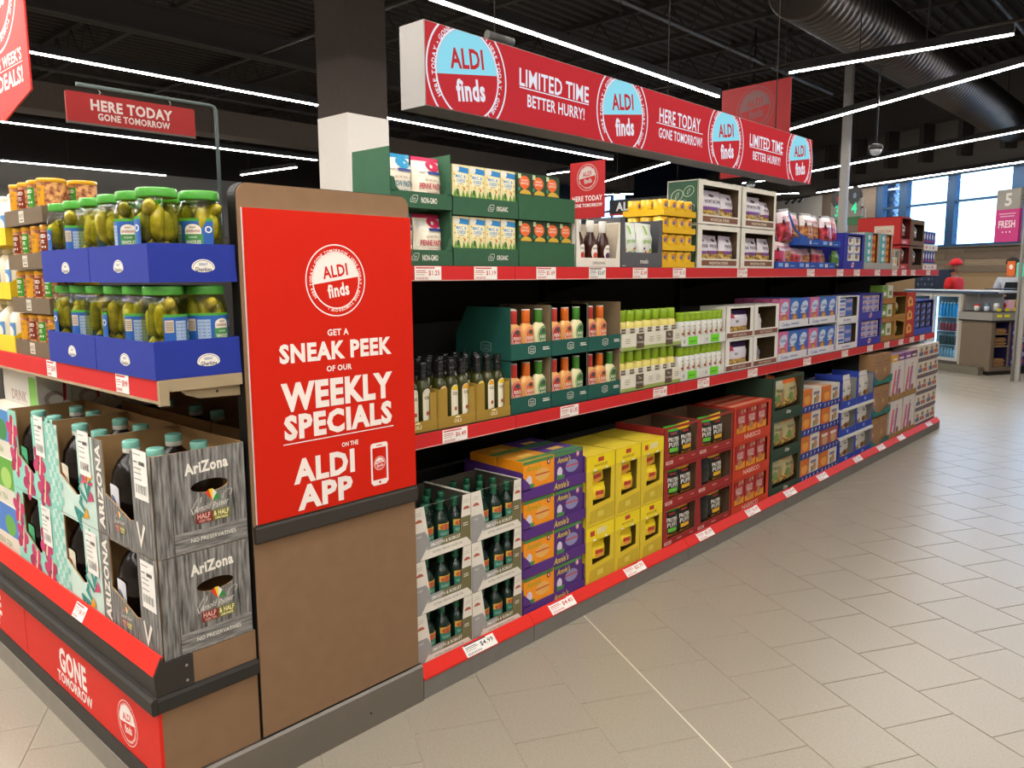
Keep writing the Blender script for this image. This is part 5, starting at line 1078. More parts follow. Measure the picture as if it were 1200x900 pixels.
# printed drink cartons at the far left
def land(c1_, c2_):
    def a(g):
        g.rect(0, .0, .39, .07, M('DCD6C6')); g.rect(0, .07, .39, .19, M(c1_)); g.ell(.3, .11, .06, .04, M(c2_), 16); g.ell(.1, .12, .07, .035, M(c2_), 16); g.text('GREEN TEA', .2, .035, .022, M('8A9A6A'), w=.2); g.rect(.0, .185, .39, .193, M('E8E4D8'))
    return a
for i in range(3): put(Spec('drink_carton', box_g(.39, .095, .181, M('DCD6C6'), land(('3E7ACB', '5FA83A', '4A8AC8')[i], ('5FA83A', 'A8D06A', '3E8A4A')[i]))), ENDF, -1.572, TEA_FR+.002, .4822+i*.182, '%s picture-printed drink carton at the left edge of the end cap' % TIER[3][i], 'carton', 'picture-printed drink cartons')
WG = M('D8D4CA')
def a_(g): g.ell(.055, .12, .035, .03, M('A89A94'), 14); g.ell(.06, .115, .025, .02, WG, 12); g.ell(.05, .05, .02, .02, M('7A8A8A'), 12); g.pol([(.085, .11), (.095, .11), (.1, .2), (.088, .2)], M('B02A3A')); g.rect(0, .0, .115, .03, M('C8C0B0'))
for r in range(4):
    for i in range(3):
        g = box_g(.39, .115, .227, WG, None, topm=M('E0DCD0')); g.right(.39); a_(g); g.rect(0, 0, .03, .06, M('6AB82E'))
        g.front(); g.rect(.3, 0, .385, .2, M('7AB84A')); g.text('DRINK', .18, .12, .04, M('A88A84'))
        put(Spec('drink_carton', g), ENDF, -1.572, -.798+r*.118, .4822+i*.2285, 'white drink carton with green corner, %s layer, %s row' % (TIER[3][i], ('front', 'second', 'third', 'rear')[r]), 'carton', 'white drink cartons')
# ---------------- pickles
GLS = M('F0F2BE', 'glass'); LIDG = M('4FA03E', 'g'); BLUEC = M('182D90', 'c')
PIC = [noise_mat('pickle_%d' % k, a, b, 40, .25, thr=(.3, .7), bump=.3) for k, (a, b) in enumerate((('7C7214', 'B8AA2A'), ('747010', 'A69A22'), ('5E6214', '90881E')))]
pk = []
for k in range(3):
    g = G(); P = []; n = 9
    for j in range(n+1):
        v = j/n; P.append((max(.001, (.018, .020, .016)[k]*(1-abs(2*v-1)**3.2)**.5), v*(.095, .08, .1)[k]))
    g.lathe(P, PIC[k], 10); g.v = [(x+.006*math.sin(z*30), y, z) for x, y, z in g.v]
    pk.append(g.mesh('pickle'))
def jar_labels(g, rot):
    LBB = M('1E5AA8'); LG2 = M('3E8A3E')
    R_ = .0572; g.cyl(R_); a0 = rot*R_; Z = .056
    def rt(u0, v0, u1, v1, m, n=4): g.rect(a0+u0, Z+v0, a0+u1, Z+v1, m, n, 1)
    rt(-.075, .02, .075, .1, LBB, 14); rt(-.075, .1, .075, .107, M('4FA03E', 'g'), 14)
    rt(-.002, .022, .048, .066, LG2, 6); g.ell(a0+.022, Z+.078, .022, .014, M('E8E0D0'), 16, 0, 180); g.rect(a0, Z+.066, a0+.044, Z+.078, M('E8E0D0'), 4, 1); g.text('GREAT', a0+.022, Z+.084, .005, M('3A3A3A'), w=.018); g.text('GHERKINS', a0+.022, Z+.074, .007, M('8A2A20'), w=.038)
    g.text('KOSHER', a0+.022, Z+.058, .005, OFFW, w=.022, bold=0); g.text('WHOLES', a0+.022, Z+.045, .010, OFFW, w=.04)
    rt(-.072, .06, -.05, .092, M('C8B8A0'), 2)
    for i in range(5): rt(-.07, .064+.005*i, -.052, .066+.005*i, M('6A5A50'), 2)
    rt(-.045, .032, -.012, .09, M('9AB0CC'), 3)
    for i in range(6): rt(-.043, .036+.009*i, -.014, .038+.009*i, M('5A6A8A'), 2)
    g.ell(a0+.062, Z+.078, .009, .009, OFFW, 12); g.ell(a0+.062, Z+.078, .006, .006, LBB, 12)
jarmesh = {}
def pickle_jar(F, x, y, z, label, seed):
    if 'glass' not in jarmesh:
        g = G(); g.lathe([(.049, .001), (.054, .004), (.0565, .012), (.0565, .172), (.055, .187), (.051, .198), (.0475, .205), (.0475, .215)], GLS, 28); jarmesh['glass'] = g.mesh('glass_jar')
        g = G(); g.lathe([(.048, .213), (.0502, .214), (.0507, .217), (.0507, .233), (.0495, .236), (.047, .237)], LIDG, 28); jarmesh['lid'] = g.mesh('lid')
        for r in range(4): g = G(); jar_labels(g, (.35, -1.0, 1.5, 2.4)[r]); jarmesh[r] = g.mesh('label')
    rot, ox, oy = F; o = bpy.data.objects.new('pickle_jar', None); COL.objects.link(o); o.location = (x, y, z); tag(o, label, 'pickle jar', 'jars of whole gherkins')
    ob('glass_jar', jarmesh['glass'], o); ob('lid', jarmesh['lid'], o); ob('label', jarmesh[seed % 4], o)
    rn = random.Random(seed)
    for j in range(2):
        for k in range(6):
            a = k*PI/3+j*.5+rn.uniform(-.15, .15); p = ob('pickle', pk[(k+j+seed) % 3], o, loc=(.0325*math.cos(a), .0325*math.sin(a), .008+j*.092))
            p.rotation_euler = (rn.uniform(-.12, .12), rn.uniform(-.12, .12), rn.uniform(0, 6))
    p = ob('pickle', pk[seed % 3], o, loc=(-.03, -.012, .178)); p.rotation_euler = (0, 1.35, rn.uniform(-.6, .6))
    p = ob('pickle', pk[0], o, loc=(0, 0, .012)); p = ob('pickle', pk[2], o, loc=(0, 0, .1))
def a(g): g.ell(.2, .038, .032, .022, OFFW, 24, 0, 180); g.ell(.2, .038, .032, .012, OFFW, 24, 180, 360); g.ell(.2, .038, .029, .019, M('5A5A6A'), 24, 0, 180); g.ell(.2, .038, .0275, .0175, OFFW, 24, 0, 180); g.text('GREAT', .2, .047, .007, M('3A4A8A'), w=.025); g.text('Gherkins', .2, .034, .011, M('2A2A4A'), w=.046)
pg = tray_g(.384, .24, .098, [(.004, .1), (.236, .1)], BLUEC, art=a, hb=.1); pg.right(.3841); 
def a2_(g): g.ell(.145, .038, .032, .022, OFFW, 24, 0, 180); g.ell(.145, .038, .032, .012, OFFW, 24, 180, 360); g.ell(.145, .038, .029, .019, M('5A5A6A'), 24, 0, 180); g.ell(.145, .038, .0275, .0175, OFFW, 24, 0, 180); g.text('GREAT', .145, .047, .007, M('3A4A8A'), w=.025); g.text('Gherkins', .145, .034, .011, M('2A2A4A'), w=.046)
a2_(pg); pg.box(.02, .36, .03, .034, .1, .103, M('D8D4CC')) if False else None
PC = Spec('gherkin_carton').part('carton_wall', pg)
n_ = 0
for c_ in range(2):
    for i in range(2):
        x0 = -.396-c_*.388; z = 1.2385+i*.2505; q = '%s %s' % (TIER[2][i], ('right', 'left')[c_]); put(PC, ENDF, x0, -.870, z, 'royal blue gherkin carton on the end cap, the %s one' % q, 'carton', 'royal blue gherkin cartons')
        for r in range(2):
            for k in range(3):
                if r and c_ and k < 2: continue
                n_ += 1; pickle_jar(ENDF, x0+.064+k*.128, -.870+.0615+r*.115, z+.0045, 'green-lidded gherkin jar, %s row %s, in the %s blue carton' % (('front', 'second', 'third')[r], POS[3][k], q), n_)
# ---------------- nut trays
NB = M('67563F', 'c'); NY, NG = M('D89A1E', 'g'), M('3E8A2E', 'g')
def a(g): g.rect(.15, .008, .2, .046, M('C8C0B0')); g.text('NUTS', .175, .03, .012, M('5A4A38'), w=.04); g.rect(.158, .014, .192, .018, M('5A4A38'))
nt_ = Spec('nut_tray').part('carton_wall', tray_g(.378, .3, .052, [(.003, .052), (.297, .052)], NB, art=a))
def nut(kind):
    s = Spec('nut_tin'); lo, lab = {0: (.0, NY), 1: (.0, NG), 2: (.0, M('7A2E1E', 'g'))}[kind]
    s.part('tin', bottle_g([(.040, 0), (.042, .003), (.042, .04), (.042, .122), (.042, .128)], [M('A89A80', 'm'), NUTS, NUTS, NUTS], 16))
    s.part('lid', bottle_g([(.0425, .122), (.0435, .124), (.0435, .134), (.042, .136)], [NY]*3, 16))
    g = G(); g.cyl(.0422); g.rect(-.03, .05, .03, .112, lab, 6, 1); g.text('MIXED', 0, .100, .011, M('5A2A14') if kind == 0 else OFFW, w=.045); g.text('NUTS', 0, .082, .011, M('5A2A14') if kind == 0 else OFFW, w=.03); g.rect(-.02, .062, .02, .068, OFFW if kind else M('B07A10'), 3, 1); s.part('label', g); return s
NT3 = [nut(0), nut(1), nut(2)]
for i in range(4):
    z = 1.2385+i*.1465; put(nt_, ENDF, -1.17, -.855, z, 'brown tray of mixed nut tins, %s of four on the end cap' % TIER[4][i], 'tray', 'brown nut trays')
    for k in range(4):
        for r in range(2 if i == 3 else 1): put(NT3[(k*2+i+r) % 3], ENDF, -1.17+.05+k*.092, -.855+.05+r*.095, z+.0055, 'mixed nut tin, %s in the %s row of the %s brown tray' % (POS[4][k], ('front', 'rear')[r], TIER[4][i]), 'nut tin', 'mixed nut tins')
# ---------------- white jugs in yellow trays
YJ = M('E0C018', 'c')
jt = Spec('jug_tray').part('carton_wall', tray_g(.39, .3, .06, [(.003, .06), (.05, .09), (.297, .09)], YJ))
wj = Spec('creamer_jug'); wj.part('bottle', bottle_g([(.045, 0), (.05, .008), (.05, .1), (.044, .13), (.02, .155), (.018, .165)], [M('E4DCC4', 'g')]*5, 16)); wj.part('cap', bottle_g([(.02, .16), (.022, .162), (.022, .175), (.019, .177)], [M('E8E4DA', 'g')]*3))
g = G(); g.cyl(.0502); g.rect(-.03, .03, .03, .1, M('5A8AC0'), 6, 1); g.ell(0, .065, .02, .022, M('E4E0D8'), 12); wj.part('label', g)
for i in range(3):
    z = 1.2385+i*.19; put(jt, ENDF, -1.57, -.855, z, 'bright yellow tray of cream jugs, %s at the left edge' % TIER[3][i], 'tray', 'bright yellow jug trays')
    for k in range(3): put(wj, ENDF, -1.57+.07+k*.125, -.855+.06, z+.0055, 'cream jug with blue label, %s in the %s bright yellow tray' % (POS[3][k], TIER[3][i]), 'jug', 'cream jugs')
# ============================================================ HANGING SIGNS
def clip(P, lo, hi):
    for s_, lim in ((1, lo), (-1, -hi)):
        Q = []
        for i in range(len(P)):
            a, b = P[i], P[(i+1) % len(P)]; da, db = s_*a[1]-lim, s_*b[1]-lim
            if da >= 0: Q.append(a)
            if (da >= 0) != (db >= 0): t = da/(da-db); Q.append((a[0]+(b[0]-a[0])*t, a[1]+(b[1]-a[1])*t))
        P = Q
        if len(P) < 3: return P
    return P
class CG(G):     # print cut off at the upper and lower edge of its panel
    lo, hi = 0, 1
    def pol(s, pts, mat):
        P = clip(list(pts), s.lo, s.hi); o = s.off()
        if len(P) > 2: s.poly([s.W(a, b, o) for a, b in P], mat)
    def text(s, t, cu, cv, h, mat, w=None, rot=0, bold=.022, al='c', shear=0):
        vs, fs, x0, x1, y0, y1 = glyphs(t, bold); sc = h/.72; sx = w/(x1-x0) if w else sc
        mid = (x0+x1)/2; c, q = math.cos(math.radians(rot)), math.sin(math.radians(rot)); o = s.off(); V = []
        for x, y in vs: yy = (y-.36)*sc; xx = (x-mid)*sx+yy*shear; V.append((cu+xx*c-yy*q, cv+xx*q+yy*c))
        for f in fs:
            P = clip([V[i] for i in f], s.lo, s.hi)
            if len(P) > 2: s.poly([s.W(a, b, o) for a, b in P], mat)
LIT = 2**-EXPO
lw, lr, lbl = M('E6E9F4', 'e', .95*LIT), M('CE1526', 'e', .80*LIT), M('8CDCF0', 'e', .95*LIT)
lx = bpy.data.objects.new('lightbox_sign', None); COL.objects.link(lx); lx.location = (-.5, .511, 2.197); lx.rotation_euler = (0, 0, PI/2)
tag(lx, 'long glowing red lightbox sign hanging over the shelves', 'lightbox')
L_, H_ = 3.994, .336
g = G(); g.box(0, L_, .002, .155, 0, H_, M('8F8C89', 's')); ob('casing', g, lx)
g = CG(); g.lo, g.hi = .004, H_-.004; g.box(.004, L_-.004, -.002, .0018, .004, H_-.004, lr); g.front(-.0022)
for k in range(4): finds_logo(g, .245+k*1.172, .162, .243, lw, lr, top=lbl)
for k, (t1, t2) in enumerate((('LIMITED TIME', 'BETTER HURRY!'), ('HERE TODAY', 'GONE TOMORROW!'), ('LIMITED TIME', 'BETTER HURRY!'))):
    x = .84+k*1.172; g.text(t1, x, .214, .078, lw, w=.53 if k != 1 else .47, bold=.018); g.rect(x-.265, .163, x+.265, .168, lw); g.text(t2, x+.01, .115, .056, lw, w=.44 if k != 1 else .50, bold=.018)
ob('lit_face', g, lx)
g = G()
for x in (.5, 2.0, 3.5): g.tube([(x, .08, H_), (x, .08, H_+.02)], .02, M('5A5856', 's')); g.tube([(x, .08, H_+.02), (x, .08, CEIL-2.197)], .004, JM, 5)
g.tube([(.45, .08, H_+.05), (.62, .08, H_+.05)], .02, M('4A4846', 's')); ob('suspension', g, lx)
# pointed red banner, upper left
BN = M('BE211A', 's'); wm = M('ECD8D2', 's')
g = G(); P = [(-.295, 2.119), (0, 2.057), (.295, 2.119), (.295, 2.9), (0, 2.96), (-.295, 2.9)]; g.prism(P, 0, .006, BN, axis='y'); g.front(-.0002)
finds_logo(g, 0, 2.53, .25, wm, BN); g.text("FOR THIS WEEK'S", 0, 2.247, .038, wm, w=.47, bold=.03); g.rect(-.24, 2.218, .24, 2.221, wm); g.text('HOT DEALS!', 0, 2.182, .052, wm, w=.47, bold=.035)
s = Spec('hanging_banner'); s.part('banner_panel', g); g = G()
for x in (-.25, .25): g.tube([(x, .003, 2.9), (x, .003, CEIL)], .003, JM, 5)
s.part('suspension_cable', g); put(s, ENDF, -1.27, -.8, 0, 'pointed red banner cut off at the upper left, this week\'s hot deals', 'banner')
# here today sign on a bent pipe
s = Spec('hanging_sign'); g = G(); g.prism(rrect(0, 0, .835, .185, .012), 0, .02, M('7C1614', 's'), axis='y'); g.box(.0, .835, -.001, .021, -.012, .0, M('4A4642', 's')); g.front(-.0003)
g.text('HERE TODAY', .41, .118, .066, M('A89C96'), w=.53, bold=.035); g.text('GONE TOMORROW', .42, .048, .042, M('A89C96'), w=.47, bold=.03); s.part('sign_panel', g)
g = G(); PM = M('4A5452', 's'); g.tube([(.07, .01, .232), (.96, .01, .232), (.99, .01, .222), (1.0, .01, .2), (1.0, .01, -.886)], .014, PM); s.part('pipe_stand', g)
g = G()
for x in (.2, .66): g.tube([(x, .01, .18), (x+.015, .01, .2), (x, .01, .22), (x-.015, .01, .24)], .004, STEEL, 6)
s.part('hook', g); put(s, AISLE(-3.5), .19, 0, 2.487, 'dark red here today gone tomorrow sign hooked on a bent grey pipe', 'sign')
# low partition of shelving that carries it, mostly hidden
g = G(); g.box(-3.9, -3.1, -.4, 4.5, 0, 1.6, M('3A3632', 's')); g.box(-3.95, -3.05, -.4, 4.5, 1.0, 1.03, RAIL); tag(ob('background_shelving', g), 'dark neighbouring shelving run carrying the bent pipe sign', 'shelving')
# portrait sign
s = Spec('portrait_sign'); g = G(); g.box(-.19, .19, 0, .006, 0, .49, M('A81E20', 's')); g.front(-.0002); finds_logo(g, 0, .355, .115, M('B8ADA8'), M('A81E20', 's')); g.text('HERE TODAY', 0, .175, .045, M('D8CCC8'), w=.33, bold=.03); g.text('GONE TOMORROW', 0, .115, .03, M('D8CCC8'), w=.33, bold=.03); s.part('sign_panel', g)
g = G(); g.tube([(0, .014, -.15), (0, .014, -.0)], .012, STEEL); g.tube([(0, .014, -2.0), (0, .014, -.15)], .012, STEEL); s.part('pole', g)
put(s, ENDF, -2.29, 4.0, 2.005, 'upright red round-logo sign on a pole behind the green trays', 'sign')
s = Spec('square_banner'); BR_ = M('8A1618', 's'); g = G(); g.box(-.37, .37, 0, .006, 0, .84, BR_); g.front(-.0002); finds_logo(g, 0, .62, .2, M('5E2A2A'), BR_); g.text('BETTER HURRY!', -.12, .10, .055, M('D8C0BC'), w=.42, bold=.03); s.part('banner_panel', g)
g = G()
for x in (-.3, .3): g.tube([(x, .003, .84), (x, .003, CEIL-2.79)], .003, JM, 5)
s.part('suspension_cable', g); put(s, (-.12, 0, 0), -2.15, 5.35, 2.445, 'dark red square banner half hidden behind the glowing lightbox', 'banner')
# black aisle sign AL..., lit cooler screens behind
s = Spec('aisle_sign'); g = G(); g.box(-.75, .75, 0, .03, 0, .27, M('1E2022', 's')); g.front(-.0003); g.text('ALDI', -.38, .15, .14, M('C8C8CC'), w=.46, bold=.04); g.box(-.75, .75, -.001, .0, 0, .03, M('A81E20')); s.part('sign_panel', g)
g = G(); g.tube([(-.6, .015, .27), (-.6, .015, 3.05)], .004, JM, 5); g.tube([(.6, .015, .27), (.6, .015, 3.05)], .004, JM, 5); s.part('suspension_cable', g)
put(s, (0, 0, 0), -5.55, 10.0, 2.55, 'black hanging sign starting with AL behind the yellow tins', 'sign')
s = Spec('refrigerated_cabinet'); g = G(); g.box(-8.5, -4.5, 15.0, 15.8, 0, 2.55, M('5A6066')); s.part('cabinet', g); g = G()
for k in range(5): g.box(-8.4+k*.8, -7.7+k*.8, 14.98, 14.999, .4, 2.45, M('9CC8E8', 'e', .9))
s.part('lit_glass_door', g); put(s, ENDF, -1.4, -.5, 0, 'row of bluish lit cooler doors far behind the portrait sign', 'cooler')
# ============================================================ CHECKOUT AREA (turned 30 degrees)
def RB(g, t0, t1, s0, s1, z0, z1, m): g.box(t0, t1, s0, s1, z0, z1, m)
T0, S0 = -6.286, 9.756
s = Spec('checkout_counter'); g = G(); CT_ = M('6E6050', 'c'); MT = M('8E8B86', 's')
RB(g, -6.81, T0, S0, S0+.08, .06, .79, CT_); RB(g, -6.81, T0-.02, S0+.08, S0+.5, .06, .12, CT_); RB(g, T0-.04, T0, S0+.06, S0+.08, .12, .79, CT_); RB(g, T0-.02, T0, S0+.35, S0+.37, .12, .79, CT_); RB(g, T0-.42, T0-.4, S0+.08, S0+2.6, .06, .79, M('4A4036', 'c')); s.part('cabinet', g)
g = G(); RB(g, -6.86, T0+.01, S0-.02, S0+3.2, .79, .815, BUMP); RB(g, -6.86, T0+.015, S0-.025, S0+3.2, .815, .93, MT); s.part('counter_band', g)
g = G(); RB(g, -6.84, T0-.005, S0, S0+3.1, .9302, .945, M('3A3632', 's')); s.part('worktop', g)
g = G(); RB(g, T0-.4, T0-.03, S0+.02, S0+3.0, 0, .059, BLACK); s.part('plinth', g)
g = G(); RB(g, -6.86, -6.815, S0+.0, S0+.05, 0, 1.19, M('A09A8E', 's')); s.part('end_post', g)
g = G(); RB(g, -6.80, T0-.1, S0+.30, S0+.31, .946, 1.215, M('8E9298', 's')); s.part('back_screen', g)
g = G(); RB(g, -7.96, -6.2, S0-.02, S0+.36, 1.218, 1.25, M('BFC6CE', 's')); RB(g, -7.96, -6.2, S0-.022, S0-.02, 1.208, 1.236, M('3E5068', 's')); s.part('upper_ledge', g)
g = G()
for z in (.42, .6): RB(g, T0-.4, T0-.005, S0+.085, S0+.345, z, z+.015, M('8A7456', 'c'))
s.part('shelf_board', g); put(s, R30, 0, 0, 0, 'checkout counter with brown panel and open bag shelves', 'counter')
for k in range(2): g = G(); RB(g, 0, .004, 0, .1, 0, .04, M('E8E020')); put(Spec('shelf_label', g), R30, T0+.0155, S0+.06+k*.15, .86, '%s yellow label on the counter edge' % POS[2][k], 'label', 'yellow counter labels')
bagm = M('9A7248', 'c')
for r, z0 in enumerate((.1205, .4355, .6155)):
    for k in range(5 if r < 2 else 3): g = G(); RB(g, 0, .3, 0, .22, 0, .02, bagm); put(Spec('paper_bag', g), R30, T0-.34+.02*(k % 2), S0+.1, z0+k*.0245, 'folded brown paper bag, %s of the pile on the %s counter shelf' % ((TIER[5] if r < 2 else TIER[3])[k], TIER[3][r]), 'paper bag', 'folded paper bags')
s = Spec('candy_rack'); g = G(); RB(g, 0, .3, 0, .5, 0, .66, M('2A2460', 'c')); g.right(.3); 
for i in range(3):
    for j in range(6): g.ell(.09+i*.15, .06+j*.11, .05, .04, M(('B8A8C8', 'A82840')[(i+j) % 2]), 12); g.ell(.09+i*.15, .06+j*.11, .025, .02, M('3A2A6A'), 8)
s.part('sweet_display', g); put(s, R30, T0-.32, S0+.40, .125, 'purple display of round sweets under the checkout counter', 'sweet display')
def fridge(t0, label):
    w_ = .55; s = Spec('drinks_cooler'); g = G(); FRM = M('B4B4B0', 's'); IN = M('B8CCD8', 's')
    g.box(0, w_, .03, .5, .15, .16, FRM); g.box(0, w_, .03, .5, 1.18, 1.2, FRM); g.box(0, .02, .03, .5, .16, 1.18, FRM); g.box(w_-.02, w_, .03, .5, .16, 1.18, FRM); g.box(.02, w_-.02, .48, .5, .16, 1.18, IN); s.part('cabinet', g)
    g = G(); g.box(0, .05, 0, .028, .15, 1.2, FRM); g.box(w_-.06, w_, 0, .028, .15, 1.2, FRM); g.box(.05, w_-.06, 0, .028, .15, .2, FRM); g.box(.05, w_-.06, 0, .028, 1.15, 1.2, FRM); s.part('door_frame', g)
    g = G(); g.box(.05, w_-.06, .012, .016, .2, 1.15, M('DCEEF6', 'glass')); s.part('door_glass', g)
    g = G(); g.box(.07, w_-.08, .06, .075, .2, 1.15, M('DDEBFF', 'e', 1.6)) if False else (g.box(.052, .064, .04, .052, .2, 1.14, M('D0E6FF', 'e', 8.0)), g.box(.478, .488, .04, .052, .2, 1.14, M('D0E6FF', 'e', 8.0))); s.part('inner_light', g)
    g = G()
    for z in (.38, .6, .82): g.box(.021, w_-.021, .06, .45, z, z+.008, M('D8DCE0', 's'))
    s.part('wire_shelf', g); put(s, R30, t0, S0+.02, 0, label, 'cooler', 'drinks coolers')
    for j, z in enumerate((.161, .3885, .6085, .8285)):
        c = ('A8B8C0', '2E3A34', 'A82E3A', '2A9AC8')[j]; h = (.19, .17, .15, .24)[j]
        b = Spec('drink_bottle'); b.part('bottle', bottle_g([(.02, 0), (.023, .004), (.023, h*.7), (.01, h*.88)], [M(c, 'g')]*3, 8)); b.part('cap', bottle_g([(.011, h*.87), (.011, h*.95)], [M('D8DCE0', 'g')], 8))
        for k in range(7):
            if j == 3 and k > 4: c2 = '2A8A5A'
            put(b, R30, t0+.095+k*.058, S0+.12, z+(.0 if j else 0), 'small drink bottle, %s on the %s shelf of the %s' % (POS[7][k], TIER[4][j], label.split(' beside')[0].replace('glass-fronted ', '')), 'bottle', 'cooler bottles')
fridge(-7.41, 'glass-fronted right cooler beside the counter post'); fridge(-7.97, 'glass-fronted left cooler beside the shelf end')
g = G(); g.box(-8.2, -6.36, -.10, .0, 0, .115, M('9A9688', 'm')); g.box(-8.2, -6.86, .0, .5, .0, .149, M('4A463E', 's')); put(Spec('bumper_rail').part('rail', g), R30, 0, S0-.02, 0, 'steel floor bumper in front of the coolers', 'bumper rail')
for k, (t, c, c2) in enumerate(((-6.69, 'D83A2E', 'E8E4DC'), (-6.52, '6A7A8A', 'C8D8E8'), (-6.36, 'D8D8D4', 'A8A8A4'))):
    s = Spec('charity_tub'); s.part('tub', bottle_g([(.028, 0), (.036, .005), (.04, .07)], [M(c2, 'g')]*2, 12)); s.part('lid', bottle_g([(.042, .07), (.045, .075), (.03, .095 if k < 1 else .12)], [M(c, 'g')]*2, 12)); put(s, R30, t, S0+.14, .9455, '%s tub on the counter below the ledge' % ('red-lidded', 'grey-blue', 'white')[k], 'tub', 'counter tubs')
s = Spec('till_bag'); g = pouch_g(.3, .16, .28, M('151618', 'f'), (), lambda g: g.text('BAG', .15, .17, .05, M('C8C8C4'), w=.16), 200); s.part('bag_body', g); g = G(); g.tube([(.08, .08, .26), (.1, .08, .34), (.2, .08, .34), (.22, .08, .26)], .008, BLACK); s.part('handle', g)
put(s, (PI/3, 0, 0), 10.0, 6.22, .946, 'black bag with pale lettering standing on the checkout counter', 'bag') if False else put(s, R30, -6.62, S0+1.0, .946, 'black bag with pale lettering standing on the checkout counter', 'bag')
s = Spec('till_display'); g = G(); g.box(0, .42, 0, .3, 0, .012, BLACK); g.tube([(.2, .1, -.31), (.2, .1, 0)], .015, BLACK); s.part('display_plate', g); put(s, R30, -6.9, S0+.5, 1.262, 'flat black till display on a post above the ledge', 'till display')
for k in range(4):
    g = G(); g.box(0, .07, 0, .012, 0, .045, M('E8DC28')); put(Spec('price_card', g), R30, -6.30, S0+.10+.16*k, .9455, 'yellow price card on the counter top, %s along the edge' % POS[4][k], 'price card', 'yellow price cards', rz=PI/2)
g = G()
for k in range(3): g = box_g(.16, .12, .16, M(('E8B8C8', 'E0C83A', 'C8D8A8')[k]), lambda g: g.ell(.08, .08, .05, .04, M('D84A3A'), 12)); put(Spec('treat_box', g), R30, -6.50, S0+.35+.17*k, .9455, '%s treat box on the checkout counter' % ('pink', 'yellow', 'pale green')[k], 'treat box')
# numbered till signs
def till(t, s_, z, num, lit, lower, lc, label, w_=.36, h_=.36, h2=.33):
    s = Spec('till_sign'); g = G(); g.box(-w_/2, w_/2, 0, .05, 0, h_, M('9A978F', 's')); g.front(-.0003); g.text(num, 0, h_*.5, h_*.62, M('3BE0A0', 'e', 1.0) if lit else M('D8D6D0'), bold=.03); s.part('number_panel', g)
    g = G(); g.box(-w_/2, w_/2, .0, .05, -h2, -.001, lc); g.front(-.0003)
    if lower: g.text(lower, 0, -h2*.45, .1, M('E8D8DC'), w=w_*.7); g.rect(-w_*.35, -h2*.15, w_*.35, -h2*.12, M('D8B0C0')); g.rect(-w_*.3, -h2*.23, w_*.3, -h2*.2, M('D8B0C0')); [g.ell(-w_*.15+k*w_*.15, -h2*.7, .012, .012, M('E8D8DC'), 8) for k in range(3)]
    s.part('slogan_panel', g)
    if lit:
        g = G(); g.prism([(.16*math.cos(a), .16*math.sin(a)+h_+.05) for a in [2*PI*k/20 for k in range(20)]], 0, .03, M('3A3A3C', 's'), axis='y'); g.front(-.0003); g.ell(0, h_+.05, .145, .145, M('4A4A4E'), 20); g.ell(0, h_+.05, .04, .05, M('B03A3A') if num == '3' else M('8AA0B8'), 12); s.part('round_topper', g)
    g = G(); g.tube([(w_/2+.06, .03, -z+.0), (w_/2+.06, .03, h_*.5), (w_/2, .03, h_*.5)], .02, MT); s.part('pole', g)
    put(s, R30, t, s_, z, label, 'till sign')
till(-8.97, 9.5, 2.50, '4', True, '', M('3E7A4E'), 'till sign with glowing green number 4', .33, .31, .14)
till(-9.42, 9.52, 2.48, '3', True, '', M('3E7A4E'), 'till sign with glowing green 3 hidden by the column', .33, .31, .14)
till(-5.955, 9.5, 2.385, '5', False, 'FRESH', M('C0307A'), 'grey till sign number 5 with pink fresh panel', .37, .275, .445)
g = G(); g.box(-.06, .06, 0, .01, 0, .2, M('D8641E')); g.front(-.0002); g.ell(0, .12, .03, .035, OFFW, 14); put(Spec('card_notice', g), R30, -5.86, 9.53, 1.47, 'small orange notice fixed to the pole by the till', 'notice')
g = G(); g.box(-.03, .12, 0, .01, 0, .2, M('6AC8B0')); put(Spec('card_notice', g), R30, -5.75, 9.535, 1.45, 'small mint green notice at the right edge of the frame', 'notice')
# security camera domes
for x, y, z, lb in ((-1.415, 8.751, 3.0, 'dome camera on a black drop pole right of the grey column'), (-4.23, 11.2, 3.0, 'dome camera hanging just above the second white wonton case')):
    s = Spec('dome_camera'); g = G(); g.tube([(0, 0, .09), (0, 0, CEIL-z)], .012, BLACK, 6); s.part('drop_pole', g); g = G(); g.lathe([(.03, .1), (.08, .08), (.085, .04), (.08, .03)], BLACK, 16); s.part('mount', g)
    g = G(); g.lathe([(.004, -.05), (.04, -.04), (.065, -.01), (.072, .028)], M('9A9EA4', 'g'), 16); s.part('dome', g); put(s, ENDF, x, y, z, lb, 'camera')
s = Spec('track_spotlight'); g = G(); g.box(-.5, .5, -.02, .02, 0, .03, BLACK); g.tube([(0, 0, .03), (0, 0, 1.2)], .006, BLACK, 6); s.part('track', g); g = G()
for k in range(3): g.tube([(-.3+.25*k, 0, 0), (-.3+.25*k, -.05, -.06), (-.26+.25*k, -.14, -.09)], .035, BLACK, 10)
s.part('spot_head', g); put(s, R30, -14.2, 12.3, 3.35, 'black track spotlights beside the level strip light', 'spotlight')
